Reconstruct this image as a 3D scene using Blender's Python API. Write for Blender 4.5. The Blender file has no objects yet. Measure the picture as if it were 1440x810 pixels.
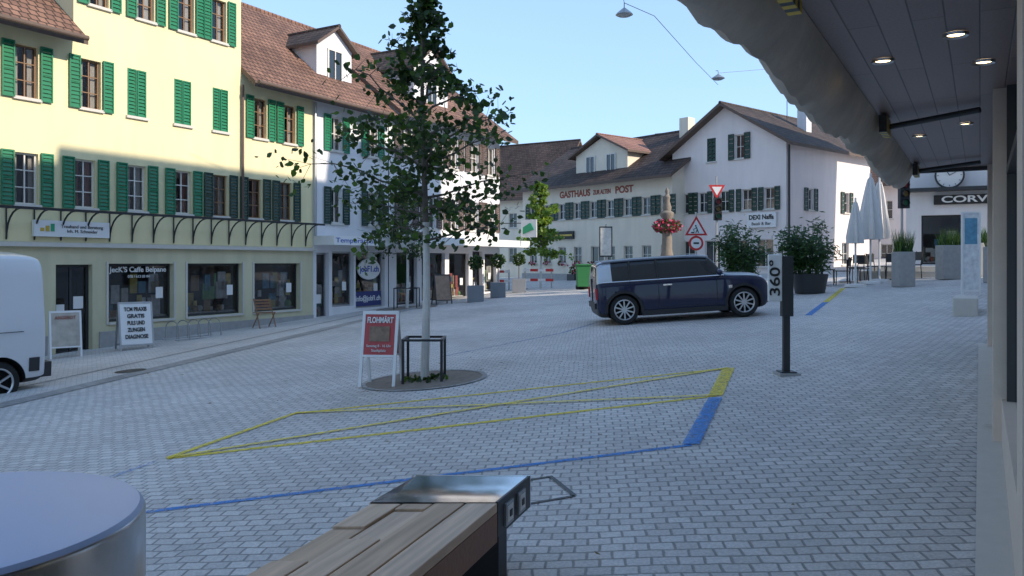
import bpy, bmesh, math, random
from mathutils import Vector, Matrix, Euler
random.seed(7)
R=math.radians
scene=bpy.context.scene
# ---------------------------------------------------------------- helpers
def gz(x,y):
    xc=max(-16,min(22,x)); yc=max(-20,min(60,y))
    return .066*xc+.0085*yc
MATS={}
def newmat(name):
    m=bpy.data.materials.new(name); m.use_nodes=True
    nt=m.node_tree; b=nt.nodes['Principled BSDF']; MATS[name]=m
    return m,nt,b
def N(nt,t,**k):
    n=nt.nodes.new(t)
    for a,v in k.items(): setattr(n,a,v)
    return n
def M(name,col,rough=.7,metal=0,var=.12,scale=3,bump=0,bscale=40,coat=0,spec=.5):
    m,nt,b=newmat(name)
    b.inputs['Roughness'].default_value=rough; b.inputs['Metallic'].default_value=metal
    b.inputs['Coat Weight'].default_value=coat; b.inputs['Coat Roughness'].default_value=.03
    b.inputs['Specular IOR Level'].default_value=spec
    tc=N(nt,'ShaderNodeTexCoord'); no=N(nt,'ShaderNodeTexNoise'); no.inputs['Scale'].default_value=scale
    no.inputs['Detail'].default_value=5
    nt.links.new(tc.outputs['Object'],no.inputs['Vector'])
    mx=N(nt,'ShaderNodeMix',data_type='RGBA')
    mx.inputs[6].default_value=[c*(1-var) for c in col]+[1]; mx.inputs[7].default_value=[min(1,c*(1+var)) for c in col]+[1]
    nt.links.new(no.outputs['Fac'],mx.inputs[0]); nt.links.new(mx.outputs[2],b.inputs['Base Color'])
    if bump:
        n2=N(nt,'ShaderNodeTexNoise'); n2.inputs['Scale'].default_value=bscale; n2.inputs['Detail'].default_value=4
        nt.links.new(tc.outputs['Object'],n2.inputs['Vector'])
        bp=N(nt,'ShaderNodeBump'); bp.inputs['Strength'].default_value=bump; bp.inputs['Distance'].default_value=.02
        nt.links.new(n2.outputs['Fac'],bp.inputs['Height']); nt.links.new(bp.outputs[0],b.inputs['Normal'])
    return m
def plaster(name,col,streak=.10):
    m,nt,b=newmat(name); b.inputs['Roughness'].default_value=.92; b.inputs['Specular IOR Level'].default_value=.2
    tc=N(nt,'ShaderNodeTexCoord'); mp=N(nt,'ShaderNodeMapping'); mp.inputs['Scale'].default_value=(2.2,2.2,.35)
    n1=N(nt,'ShaderNodeTexNoise'); n1.inputs['Scale'].default_value=1.3; n1.inputs['Detail'].default_value=7
    n2=N(nt,'ShaderNodeTexNoise'); n2.inputs['Scale'].default_value=.5; n2.inputs['Detail'].default_value=4
    nt.links.new(tc.outputs['Object'],mp.inputs[0]); nt.links.new(mp.outputs[0],n1.inputs['Vector']); nt.links.new(tc.outputs['Object'],n2.inputs['Vector'])
    ad=N(nt,'ShaderNodeMath',operation='ADD'); nt.links.new(n1.outputs['Fac'],ad.inputs[0]); nt.links.new(n2.outputs['Fac'],ad.inputs[1])
    mr=N(nt,'ShaderNodeMapRange'); mr.inputs[1].default_value=.75; mr.inputs[2].default_value=1.25; mr.inputs[3].default_value=1-streak; mr.inputs[4].default_value=1+streak*.5
    nt.links.new(ad.outputs[0],mr.inputs[0])
    vm=N(nt,'ShaderNodeVectorMath',operation='SCALE'); vm.inputs[0].default_value=col; nt.links.new(mr.outputs[0],vm.inputs['Scale']); nt.links.new(vm.outputs[0],b.inputs['Base Color'])
    n3=N(nt,'ShaderNodeTexNoise'); n3.inputs['Scale'].default_value=70; nt.links.new(tc.outputs['Object'],n3.inputs['Vector'])
    bp=N(nt,'ShaderNodeBump'); bp.inputs['Strength'].default_value=.2; bp.inputs['Distance'].default_value=.01
    nt.links.new(n3.outputs['Fac'],bp.inputs['Height']); nt.links.new(bp.outputs[0],b.inputs['Normal'])
    return m
def brickmat(name,c1,c2,mortar,bw,rh,ms,rot=0,axes='xy',rough=.8,bump=.5,dist=.01,big=.2,wob=.02,bigscale=.5):
    m,nt,b=newmat(name); b.inputs['Roughness'].default_value=rough; b.inputs['Specular IOR Level'].default_value=.35
    tc=N(nt,'ShaderNodeTexCoord'); sp=N(nt,'ShaderNodeSeparateXYZ'); cb=N(nt,'ShaderNodeCombineXYZ')
    nt.links.new(tc.outputs['Object'],sp.inputs[0])
    nt.links.new(sp.outputs['XYZ'.index(axes[0].upper())],cb.inputs[0]); nt.links.new(sp.outputs['XYZ'.index(axes[1].upper())],cb.inputs[1])
    mp=N(nt,'ShaderNodeMapping'); mp.inputs['Rotation'].default_value=(0,0,rot)
    nt.links.new(cb.outputs[0],mp.inputs[0])
    no=N(nt,'ShaderNodeTexNoise'); no.inputs['Scale'].default_value=1.6; no.inputs['Detail'].default_value=4
    nt.links.new(mp.outputs[0],no.inputs['Vector'])
    va=N(nt,'ShaderNodeVectorMath',operation='MULTIPLY_ADD'); va.inputs[1].default_value=(wob*2,wob*2,0)
    nt.links.new(no.outputs['Color'],va.inputs[0]); nt.links.new(mp.outputs[0],va.inputs[2])
    br=N(nt,'ShaderNodeTexBrick'); br.offset=.5
    br.inputs['Scale'].default_value=1; br.inputs['Brick Width'].default_value=bw; br.inputs['Row Height'].default_value=rh
    br.inputs['Mortar Size'].default_value=ms; br.inputs['Mortar Smooth'].default_value=.6
    br.inputs['Color1'].default_value=(*c1,1); br.inputs['Color2'].default_value=(*c2,1); br.inputs['Mortar'].default_value=(*mortar,1)
    nt.links.new(va.outputs[0],br.inputs['Vector'])
    n2=N(nt,'ShaderNodeTexNoise'); n2.inputs['Scale'].default_value=bigscale; n2.inputs['Detail'].default_value=7
    nt.links.new(tc.outputs['Object'],n2.inputs['Vector'])
    mr=N(nt,'ShaderNodeMapRange'); mr.inputs[1].default_value=.3; mr.inputs[2].default_value=.7; mr.inputs[3].default_value=1-big; mr.inputs[4].default_value=1+big
    nt.links.new(n2.outputs['Fac'],mr.inputs[0])
    ml=N(nt,'ShaderNodeVectorMath',operation='SCALE'); nt.links.new(br.outputs['Color'],ml.inputs[0]); nt.links.new(mr.outputs[0],ml.inputs['Scale'])
    n3=N(nt,'ShaderNodeTexNoise'); n3.inputs['Scale'].default_value=60; n3.inputs['Detail'].default_value=3
    nt.links.new(tc.outputs['Object'],n3.inputs['Vector'])
    mr3=N(nt,'ShaderNodeMapRange'); mr3.inputs[1].default_value=.3; mr3.inputs[2].default_value=.7; mr3.inputs[3].default_value=.85; mr3.inputs[4].default_value=1.15
    nt.links.new(n3.outputs['Fac'],mr3.inputs[0])
    m3=N(nt,'ShaderNodeVectorMath',operation='SCALE'); nt.links.new(ml.outputs[0],m3.inputs[0]); nt.links.new(mr3.outputs[0],m3.inputs['Scale'])
    nt.links.new(m3.outputs[0],b.inputs['Base Color'])
    bp=N(nt,'ShaderNodeBump',invert=True); bp.inputs['Strength'].default_value=bump; bp.inputs['Distance'].default_value=dist
    nt.links.new(br.outputs['Fac'],bp.inputs['Height']); nt.links.new(bp.outputs[0],b.inputs['Normal'])
    return m
def paint(name,col,cover=.62):
    m,nt,b=newmat(name); b.inputs['Base Color'].default_value=(*col,1); b.inputs['Roughness'].default_value=.7
    out=nt.nodes['Material Output']; tr=N(nt,'ShaderNodeBsdfTransparent'); mx=N(nt,'ShaderNodeMixShader')
    tc=N(nt,'ShaderNodeTexCoord'); no=N(nt,'ShaderNodeTexNoise'); no.inputs['Scale'].default_value=22; no.inputs['Detail'].default_value=6; no.inputs['Roughness'].default_value=.75
    nt.links.new(tc.outputs['Object'],no.inputs['Vector'])
    mr=N(nt,'ShaderNodeMapRange'); mr.inputs[1].default_value=cover-.16; mr.inputs[2].default_value=cover+.08; mr.inputs[3].default_value=.95; mr.inputs[4].default_value=.1
    nt.links.new(no.outputs['Fac'],mr.inputs[0]); nt.links.new(mr.outputs[0],mx.inputs[0])
    nt.links.new(tr.outputs[0],mx.inputs[1]); nt.links.new(b.outputs[0],mx.inputs[2]); nt.links.new(mx.outputs[0],out.inputs[0])
    return m
def glassmat(name,tint=.75):
    m,nt,b=newmat(name); out=nt.nodes['Material Output']
    tr=N(nt,'ShaderNodeBsdfTransparent'); tr.inputs[0].default_value=(tint,tint*1.02,tint*1.02,1)
    gl=N(nt,'ShaderNodeBsdfGlossy'); gl.inputs['Roughness'].default_value=.03
    fr=N(nt,'ShaderNodeFresnel'); fr.inputs[0].default_value=1.5
    ad=N(nt,'ShaderNodeMath',operation='MULTIPLY_ADD'); ad.inputs[1].default_value=1.3; ad.inputs[2].default_value=.03
    nt.links.new(fr.outputs[0],ad.inputs[0])
    mx=N(nt,'ShaderNodeMixShader'); nt.links.new(ad.outputs[0],mx.inputs[0]); nt.links.new(tr.outputs[0],mx.inputs[1]); nt.links.new(gl.outputs[0],mx.inputs[2])
    nt.links.new(mx.outputs[0],out.inputs[0]); return m
def leafmat(name,col,trans=.35):
    m,nt,b=newmat(name); out=nt.nodes['Material Output']
    b.inputs['Roughness'].default_value=.5
    tc=N(nt,'ShaderNodeTexCoord'); no=N(nt,'ShaderNodeTexNoise'); no.inputs['Scale'].default_value=7
    nt.links.new(tc.outputs['Object'],no.inputs['Vector'])
    mx=N(nt,'ShaderNodeMix',data_type='RGBA'); mx.inputs[6].default_value=[c*.6 for c in col]+[1]; mx.inputs[7].default_value=[c*1.4 for c in col]+[1]
    nt.links.new(no.outputs['Fac'],mx.inputs[0]); nt.links.new(mx.outputs[2],b.inputs['Base Color'])
    t=N(nt,'ShaderNodeBsdfTranslucent'); t.inputs[0].default_value=(col[0]*1.6,col[1]*1.6,col[2]*.8,1)
    ms=N(nt,'ShaderNodeMixShader'); ms.inputs[0].default_value=trans
    nt.links.new(b.outputs[0],ms.inputs[1]); nt.links.new(t.outputs[0],ms.inputs[2]); nt.links.new(ms.outputs[0],out.inputs[0])
    return m
def emis(name,col,s):
    m,nt,b=newmat(name); b.inputs['Base Color'].default_value=(*col,1); b.inputs['Emission Color'].default_value=(*col,1); b.inputs['Emission Strength'].default_value=s
    return m

class MB:
    def __init__(s,name,parent=None,T=None):
        s.name=name; s.parent=parent; s.v=[]; s.f=[]; s.fm=[]; s.m=[]; s.T=T or Matrix()
    def mi(s,m):
        if m not in s.m: s.m.append(m)
        return s.m.index(m)
    def poly(s,pts,mat):
        i=len(s.v); T=s.T
        s.v+= [T@Vector(p) for p in pts]; s.f.append(tuple(range(i,i+len(pts)))); s.fm.append(s.mi(mat))
    def mesh(s,vs,fs,mat):
        i=len(s.v); s.v+=[s.T@Vector(p) for p in vs]; k=s.mi(mat)
        for f in fs: s.f.append(tuple(a+i for a in f)); s.fm.append(k)
    def box(s,x0,x1,y0,y1,z0,z1,mat):
        vs=[(x0,y0,z0),(x1,y0,z0),(x1,y1,z0),(x0,y1,z0),(x0,y0,z1),(x1,y0,z1),(x1,y1,z1),(x0,y1,z1)]
        s.mesh(vs,[(0,3,2,1),(4,5,6,7),(0,1,5,4),(1,2,6,5),(2,3,7,6),(3,0,4,7)],mat)
    def slab(s,q,t,mat,mate=None):
        q=[Vector(p) for p in q]; lo=[p-Vector((0,0,t)) for p in q]; n=len(q)
        s.mesh(q,[tuple(range(n))],mat); s.mesh(lo,[tuple(reversed(range(n)))],mate or mat)
        for i in range(n):
            j=(i+1)%n; s.mesh([q[i],lo[i],lo[j],q[j]],[(0,1,2,3)],mate or mat)
    def prism(s,pts,y0,y1,mat,axis='y'):
        n=len(pts)
        def P(a,b,c): return (a,c,b) if axis=='y' else ((c,a,b) if axis=='x' else (a,b,c))
        vs=[P(a,b,y0) for a,b in pts]+[P(a,b,y1) for a,b in pts]
        fs=[tuple(range(n)),tuple(reversed(range(n,2*n)))]+[(i,i+n,(i+1)%n+n,(i+1)%n) for i in range(n)]
        s.mesh(vs,fs,mat)
    def cyl(s,p0,p1,r0,r1,mat,n=12,cap=True):
        p0=Vector(p0);p1=Vector(p1); d=(p1-p0).normalized()
        a=d.orthogonal().normalized(); b=d.cross(a)
        vs=[]
        for p,r in((p0,r0),(p1,r1)):
            for i in range(n):
                t=2*math.pi*i/n; vs.append(p+a*math.cos(t)*r+b*math.sin(t)*r)
        fs=[(i,(i+1)%n,(i+1)%n+n,i+n) for i in range(n)]
        if cap: fs+=[tuple(reversed(range(n))),tuple(range(n,2*n))]
        s.mesh(vs,fs,mat)
    def tube(s,pts,r,mat,n=6):
        for i in range(len(pts)-1):
            ra=r[i] if isinstance(r,(list,tuple)) else r; rb=r[i+1] if isinstance(r,(list,tuple)) else r
            s.cyl(pts[i],pts[i+1],ra,rb,mat,n,cap=True)
    def lathe(s,prof,c,axis,mat,n=24):
        c=Vector(c); vs=[];fs=[]; m=len(prof)
        for i in range(n):
            t=2*math.pi*i/n
            for r,h in prof:
                if axis=='y': p=Vector((r*math.cos(t),h,r*math.sin(t)))
                else: p=Vector((r*math.cos(t),r*math.sin(t),h))
                vs.append(c+p)
        for i in range(n):
            j=(i+1)%n
            for k in range(m-1): fs.append((i*m+k,j*m+k,j*m+k+1,i*m+k+1))
        s.mesh(vs,fs,mat)
    def ball(s,c,r,mat,sc=(1,1,1),n=12):
        prof=[(r*math.sin(math.pi*i/n),-r*math.cos(math.pi*i/n)) for i in range(n+1)]
        T=s.T; s.T=T@Matrix.Translation(c)@Matrix.Diagonal((*sc,1)); s.lathe([(max(a,.001),b) for a,b in prof],(0,0,0),'z',mat,n*2); s.T=T
    def leaf(s,c,size,mat,droop=.3):
        a=Vector((random.gauss(0,1),random.gauss(0,1),random.gauss(0,.7)-droop)).normalized()
        b=a.cross(Vector((random.gauss(0,1),random.gauss(0,1),random.gauss(0,1)))).normalized()
        w=size*.42
        c=Vector(c)
        pts=[c-a*size*.5,c-a*size*.15+b*w,c+a*size*.2+b*w*.8,c+a*size*.55,c+a*size*.2-b*w*.8,c-a*size*.15-b*w]
        s.poly(pts,mat)
    def done(s,smooth=False,bevel=0,weld=False):
        me=bpy.data.meshes.new(s.name); me.from_pydata([tuple(v) for v in s.v],[],s.f)
        for m in s.m: me.materials.append(m)
        me.polygons.foreach_set('material_index',s.fm)
        if smooth: me.polygons.foreach_set('use_smooth',[True]*len(me.polygons))
        me.update()
        if weld or smooth or bevel:
            bm=bmesh.new(); bm.from_mesh(me); bmesh.ops.remove_doubles(bm,verts=bm.verts,dist=1e-5); bmesh.ops.recalc_face_normals(bm,faces=bm.faces) if (weld or bevel) else None; bm.to_mesh(me); bm.free()
        if smooth: me.set_sharp_from_angle(angle=R(40))
        o=bpy.data.objects.new(s.name,me); scene.collection.objects.link(o)
        if s.parent: o.parent=s.parent
        if bevel:
            md=o.modifiers.new('bevel','BEVEL'); md.width=bevel; md.segments=2; md.limit_method='ANGLE'
        return o
def empty(name,loc=(0,0,0),rot=0,rx=0,ry=0):
    e=bpy.data.objects.new(name,None); scene.collection.objects.link(e); e.location=loc; e.rotation_euler=(rx,ry,rot); e.empty_display_size=.2
    return e
def gpos(x,y,dz=0): return (x,y,gz(x,y)+dz)
def text(s,parent,loc,rot,size,mat,name='lettering',width=None,align='CENTER',ext=.004,bold=0):
    c=bpy.data.curves.new(name,'FONT'); c.body=s; c.size=size; c.align_x=align; c.align_y='CENTER'; c.extrude=ext; c.offset=bold
    c.materials.append(mat)
    o=bpy.data.objects.new(name,c); scene.collection.objects.link(o); o.parent=parent; o.location=loc; o.rotation_euler=rot
    if width:
        bpy.context.view_layer.update(); w=o.dimensions.x
        if w>0: o.scale=(width/w,1,1)
    return o
F90=(R(90),0,0)
# ---------------------------------------------------------------- materials
cobble=brickmat('granite_setts',(.53,.50,.475),(.66,.625,.595),(.31,.295,.28),.135,.105,.0105,rot=R(6),bump=.5,dist=.009,big=.15,wob=.045,bigscale=.35)
slabs=brickmat('pavement_setts',(.54,.51,.485),(.64,.61,.58),(.37,.35,.335),.16,.10,.007,rot=R(-28),bump=.4,dist=.008,big=.12)
gutter=brickmat('gutter_stone',(.32,.305,.29),(.39,.375,.36),(.18,.17,.165),.3,.15,.01,rot=R(12),bump=.5)
yellowp=paint('yellow_paint',(.82,.64,.05),.59); bluep=paint('blue_paint',(.05,.24,.62),.59); bluefaint=paint('blue_paint_worn',(.12,.28,.6),.47)
soil=M('soil',(.24,.20,.165),.95,var=.4,scale=12,bump=.8)
wall_y=plaster('yellow_plaster',(.80,.70,.42),.07)
wall_base=plaster('olive_plaster',(.62,.565,.38),.12)
wall_w=plaster('white_plaster',(.76,.74,.74),.07)
wall_c=plaster('cream_plaster',(.80,.70,.56),.08)
wall_p=plaster('rose_white_plaster',(.82,.73,.69),.07)
stone=M('grey_stone',(.36,.35,.335),.85,var=.2,scale=8,bump=.3); statue=M('weathered_stone',(.24,.20,.16),.85,var=.3,scale=10,bump=.4)
stone_l=M('sill_stone',(.6,.56,.5),.85,var=.08,scale=8)
roof_x=brickmat('roof_tiles_x',(.17,.09,.065),(.27,.145,.10),(.06,.04,.03),.2,.17,.02,axes='xz',bump=1,dist=.03,big=.3,wob=.004)
roof_y=brickmat('roof_tiles_y',(.17,.09,.065),(.26,.145,.10),(.06,.04,.03),.2,.17,.02,axes='yz',bump=1,dist=.03,big=.3,wob=.004)
roof_dx=brickmat('roof_dark_x',(.065,.042,.036),(.115,.075,.06),(.03,.025,.02),.22,.16,.02,axes='xz',bump=1,dist=.03,big=.3,wob=.004)
roof_dy=brickmat('roof_dark_y',(.065,.045,.04),(.115,.08,.065),(.03,.025,.02),.22,.16,.02,axes='yz',bump=1,dist=.03,big=.3,wob=.004)
roof_red=brickmat('roof_red_y',(.28,.14,.10),(.36,.19,.14),(.12,.06,.05),.2,.16,.02,axes='yz',bump=1,dist=.03,big=.2,wob=.004)
wood_eave=M('eave_wood',(.12,.08,.06),.7,var=.2,scale=10)
green=M('green_shutter_paint',(.01,.17,.075),.45,var=.15); dgreen=M('dark_green_shutter',(.015,.045,.028),.5,var=.15)
framew=M('window_frame_white',(.70,.66,.60),.5); frameb=M('window_frame_brown',(.22,.12,.06),.5)
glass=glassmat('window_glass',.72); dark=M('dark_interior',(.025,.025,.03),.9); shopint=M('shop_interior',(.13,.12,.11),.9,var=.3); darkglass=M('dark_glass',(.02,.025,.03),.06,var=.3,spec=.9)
curtain=M('curtain',(.66,.61,.56),.9,var=.2,scale=25); curtr=M('red_curtain',(.45,.18,.15),.9,var=.3,scale=25)
black=M('black_metal',(.02,.02,.022),.45); dgrey=M('anthracite_metal',(.035,.036,.038),.45); steel=M('brushed_steel',(.55,.56,.58),.28,metal=1,var=.15,scale=20)
galv=M('galvanised_steel',(.45,.45,.45),.4,metal=.8); white=M('white_enamel',(.78,.77,.75),.4,var=.03); whitet=M('white_lettering',(.8,.8,.78),.6)
blackt=M('black_lettering',(.02,.02,.02),.6); redp=M('red_enamel',(.55,.03,.03),.4); redt=M('red_brown_lettering',(.32,.07,.035),.6)
navy=M('navy_panel',(.04,.05,.18),.5); bluet=M('blue_lettering',(.03,.08,.40),.5); greent=M('green_mark',(.03,.35,.16),.5); goldt=M('ochre_mark',(.55,.38,.05),.5)
rubber=M('tyre_rubber',(.018,.018,.018),.8); concrete=M('planter_concrete',(.22,.23,.25),.85,bump=.2)
# ---------------------------------------------------------------- ground
def ground():
    xs=[-700,-150,-16,-8,0,8,22,150,700]; ys=[-500,-20,0,20,40,60,250,900]
    mb=MB('ground'); vs=[(x,y,gz(x,y)) for y in ys for x in xs]; n=len(xs)
    fs=[(j*n+i,j*n+i+1,(j+1)*n+i+1,(j+1)*n+i) for j in range(len(ys)-1) for i in range(n-1)]
    mb.mesh(vs,fs,cobble); mb.done()
ground()
def sheet(name,pts,mat,off=.004):
    mb=MB(name); mb.poly([(x,y,gz(x,y)+off) for x,y in pts],mat); return mb.done()
sheet('pavement',[(-9.6,.6),(-2.2,33.6),(-.6,40),(-2.4,40),(-15.9,16.6),(-15.9,0.2)],slabs)
def strip(mb,p,q,w,mat,off):
    p=Vector((*p,0)); q=Vector((*q,0)); d=(q-p).normalized(); n=Vector((-d.y,d.x,0))*w/2
    mb.poly([(a.x,a.y,gz(a.x,a.y)+off) for a in (p-n,q-n,q+n,p+n)],mat)
mb=MB('gutter'); strip(mb,(-9.6,.6),(-2.2,33.6),.42,gutter,.008); strip(mb,(-10.9,1.5),(-3.2,33.6),.12,gutter,.008)
mb.done()
mb=MB('parking_markings')
A=(-3.14,7.26);B=(-2.48,9.09);C=(2.80,10.29);D=(2.17,8.5)
strip(mb,A,D,.09,yellowp,.005); strip(mb,A,B,.08,yellowp,.009); strip(mb,B,C,.08,yellowp,.005); strip(mb,D,C,.15,yellowp,.009)
strip(mb,A,C,.07,yellowp,.013); strip(mb,B,D,.07,yellowp,.017)
E=(1.46,6.5)
strip(mb,(2.14,8.38),E,.14,bluep,.013); strip(mb,E,(-3.9,5.35),.07,bluep,.005); strip(mb,(-3.2,7.16),(-3.75,5.6),.06,bluefaint,.009)
strip(mb,(6.1,16.4),(7.6,19.3),.14,bluep,.005); strip(mb,(7.6,19.3),(9.9,23.8),.14,yellowp,.005)
strip(mb,(1.0,16.1),(1.9,17.9),.1,bluefaint,.005); strip(mb,(-1.2,13.5),(1.0,16.1),.08,bluefaint,.005)
mb.done()
def disc(name,x,y,r0,r1,mat,off):
    mb=MB(name); n=40
    for i in range(n):
        a=2*math.pi*i/n;b=2*math.pi*(i+1)/n
        P=lambda t,r:(x+r*math.cos(t),y+r*math.sin(t),gz(x+r*math.cos(t),y+r*math.sin(t))+off)
        if r0>0: mb.poly([P(a,r0),P(a,r1),P(b,r1),P(b,r0)],mat)
        else: mb.poly([(x,y,gz(x,y)+off),P(a,r1),P(b,r1)],mat)
    return mb.done()
disc('tree_pit_soil',-1.21,11,0,.82,soil,.006); disc('tree_pit_edging',-1.21,11,.80,.87,gutter,.012)
disc('tree_pit_soil',-3.75,28.4,0,1.1,soil,.006)
mb=MB('manhole_cover')
q=[(-.02,5.2),(.42,5.35),(.28,5.85),(-.16,5.7)]
for i in range(4): strip(mb,q[i],q[(i+1)%4],.03,black,.006+.004*(i%2))
mb.done()
disc('manhole_cover',-6.9,14.4,0,.26,dgrey,.014)
lm=M('fallen_leaf',(.20,.13,.04),.8,var=.4)
mb=MB('fallen_leaves')
for i in range(150):
    X=random.gauss(-1.2,2.6); Y=random.gauss(11,2.6); a_=random.uniform(0,6.28); s_=random.uniform(.02,.04); z=gz(X,Y)+.022
    mb.poly([(X+s_*math.cos(a_+k*1.57)*(1 if k%2 else .5),Y+s_*math.sin(a_+k*1.57)*(1 if k%2 else .5),z+random.uniform(0,.01)) for k in range(4)],lm)
mb.done()
# ---------------------------------------------------------------- building helpers
def wall(mb,x0,x1,z0,z1,ops,mat,y=0,depth=.16,revmat=None):
    xs=sorted(set([x0,x1]+[a for o in ops for a in o[:2] if x0<a<x1])); zs=sorted(set([z0,z1]+[a for o in ops for a in o[2:4] if z0<a<z1]))
    for i in range(len(xs)-1):
        for j in range(len(zs)-1):
            cx=(xs[i]+xs[i+1])/2; cz=(zs[j]+zs[j+1])/2
            if any(o[0]<cx<o[1] and o[2]<cz<o[3] for o in ops): continue
            mb.poly([(xs[i],y,zs[j]),(xs[i+1],y,zs[j]),(xs[i+1],y,zs[j+1]),(xs[i],y,zs[j+1])],mat)
    rm=revmat or mat
    for o in ops:
        a,b,c,d=o[:4]; e=y+depth
        mb.poly([(a,y,c),(a,e,c),(a,e,d),(a,y,d)],rm); mb.poly([(b,y,c),(b,y,d),(b,e,d),(b,e,c)],rm)
        mb.poly([(a,y,d),(a,e,d),(b,e,d),(b,y,d)],rm); mb.poly([(a,y,c),(b,y,c),(b,e,c),(a,e,c)],rm)
def window(mb,a,b,c,d,fm=framew,y=.09,nx=1,nz=0,curt=None,sill=True,simple=False,fw=.045,sm=None,room=None,rd=.5):
    mb.box(a,a+fw,y,y+.05,c,d,fm); mb.box(b-fw,b,y,y+.05,c,d,fm); mb.box(a+fw,b-fw,y,y+.05,c,c+fw,fm); mb.box(a+fw,b-fw,y,y+.05,d-fw,d,fm)
    for i in range(nx):
        x=a+(b-a)*(i+1)/(nx+1); mb.box(x-fw*.4,x+fw*.4,y+.003,y+.047,c+fw,d-fw,fm)
    for i in range(nz):
        z=c+(d-c)*(i+1)/(nz+1); mb.box(a+fw,b-fw,y+.008,y+.042,z-fw*.3,z+fw*.3,fm)
    g=darkglass if simple else glass
    mb.poly([(a,y+.025,c),(b,y+.025,c),(b,y+.025,d),(a,y+.025,d)],g)
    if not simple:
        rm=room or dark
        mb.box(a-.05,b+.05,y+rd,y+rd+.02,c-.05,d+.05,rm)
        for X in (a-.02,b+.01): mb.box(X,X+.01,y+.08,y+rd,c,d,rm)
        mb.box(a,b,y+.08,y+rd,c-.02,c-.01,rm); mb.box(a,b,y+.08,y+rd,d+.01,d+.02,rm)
        if curt:
            w=(b-a)*random.uniform(.25,.4)
            for q0,q1 in ((a+.01,a+w),(b-w,b-.01)):
                n=8
                for i in range(n):
                    x0=q0+(q1-q0)*i/n; x1=q0+(q1-q0)*(i+1)/n; o0=.10+(.02 if i%2 else 0); o1=.10+(0 if i%2 else .02)
                    mb.poly([(x0,y+o0,c+.03),(x1,y+o1,c+.03),(x1,y+o1,d-.03),(x0,y+o0,d-.03)],curt)
    if sill: mb.box(a-.06,b+.06,-.07,y,c-.07,c-.002,sm or stone_l)
def shutter(mb,a,b,c,d,mat,y=-.03,n=13,t=.04):
    f=.035
    mb.box(a,a+f,y-t,y,c,d,mat); mb.box(b-f,b,y-t,y,c,d,mat)
    for z0 in (c,(c+d)/2-f/2,d-f): mb.box(a+f,b-f,y-t+.002,y-.002,z0,z0+f,mat)
    if n:
        h=(d-c-f)/n
        for i in range(n):
            z=c+f*.6+h*i
            mb.poly([(a+f,y-t+.004,z),(b-f,y-t+.004,z),(b-f,y-.006,z+h*.85),(a+f,y-.006,z+h*.85)],mat)
    else: mb.box(a+f,b-f,y-t+.012,y-.004,c+f,d-f,mat)
def roofx(mb,x0,x1,D,ze,zr,mat,ov=.5,t=.16,gm=None,y0=0):
    k=(zr-ze)/(D/2); zo=ze-k*ov+.0
    mb.slab([(x0,y0-ov,zo+t),(x1,y0-ov,zo+t),(x1,y0+D/2,zr+t),(x0,y0+D/2,zr+t)],t,mat,wood_eave)
    mb.slab([(x1,y0+D+ov,zo+t),(x0,y0+D+ov,zo+t),(x0,y0+D/2,zr+t),(x1,y0+D/2,zr+t)],t,mat,wood_eave)
    mb.cyl((x0,y0+D/2,zr+t-.02),(x1,y0+D/2,zr+t-.02),.09,.09,mat,8)
def roofy(mb,x0,x1,y0,y1,ze,zr,mat,ov=.4,t=.16):
    xm=(x0+x1)/2; k=(zr-ze)/(xm-x0); zo=ze-k*ov
    mb.slab([(x0-ov,y1,zo+t),(x0-ov,y0,zo+t),(xm,y0,zr+t),(xm,y1,zr+t)],t,mat,wood_eave)
    mb.slab([(x1+ov,y0,zo+t),(x1+ov,y1,zo+t),(xm,y1,zr+t),(xm,y0,zr+t)],t,mat,wood_eave)
    mb.cyl((xm,y0,zr+t-.02),(xm,y1,zr+t-.02),.08,.08,mat,8)
def shell(mb,x0,x1,D,z0,z1,mat,left=True,right=True):
    mb.poly([(x0,D,z0),(x0,D,z1),(x1,D,z1),(x1,D,z0)],mat)
    if left: mb.poly([(x0,0,z0),(x0,0,z1),(x0,D,z1),(x0,D,z0)],mat)
    if right: mb.poly([(x1,0,z0),(x1,D,z0),(x1,D,z1),(x1,0,z1)],mat)
# ---------------------------------------------------------------- left row
ANG=math.atan2(.8666,.499); F0=(-11.15,18.3,0)
Z0=-1.6
yb=empty('yellow_house',F0,ANG)
D=9
low=[-6.9,-5.5,-4.15,-2.75,-1.38,0,1.4,2.79,4.2,5.45,6.73,7.99]; upo=[-5.5,-4.15,-2.75,-1.38,0,1.54]; upc=[2.79,4.18,5.45]; upo2=[6.94,8.15]
hw=.26
ops=[(s-hw,s+hw,2.97,4.15) for s in low]+[(s-hw,s+hw,5.42,6.62) for s in upo+upc+upo2]
shops=[(1.99,3.89,.12,1.60),(4.32,6.25,.12,1.60),(6.69,8.6,.12,1.60),(-3.4,-1.2,.12,1.6),(-6.2,-4,.12,1.6)]
door=(.67,1.58,-.62,1.58)
w=MB('walls',yb)
wall(w,-12,9.19,Z0,2.12,[(a,b,c,d) for a,b,c,d in shops]+[door],wall_base,depth=.25)
wall(w,-12,9.19,2.12,6.95,ops,wall_y)
top3=[(s-hw,s+hw,8.0,9.2) for s in (1.75,3.04,4.29,5.4)]
wall(w,1.1,6.2,6.95,12.5,top3,wall_y)
wall(w,-12,1.1,6.95,7.3,[],wall_y); wall(w,6.2,9.19,6.95,7.3,[],wall_y)
shell(w,-12,9.19,D,Z0,7.3,wall_y)
w.poly([(1.1,0,7.3),(1.1,0,12.5),(1.1,D,12.5),(1.1,D,7.3)],wall_y); w.poly([(6.2,0,7.3),(6.2,D,7.3),(6.2,D,12.5),(6.2,0,12.5)],wall_y)
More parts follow.
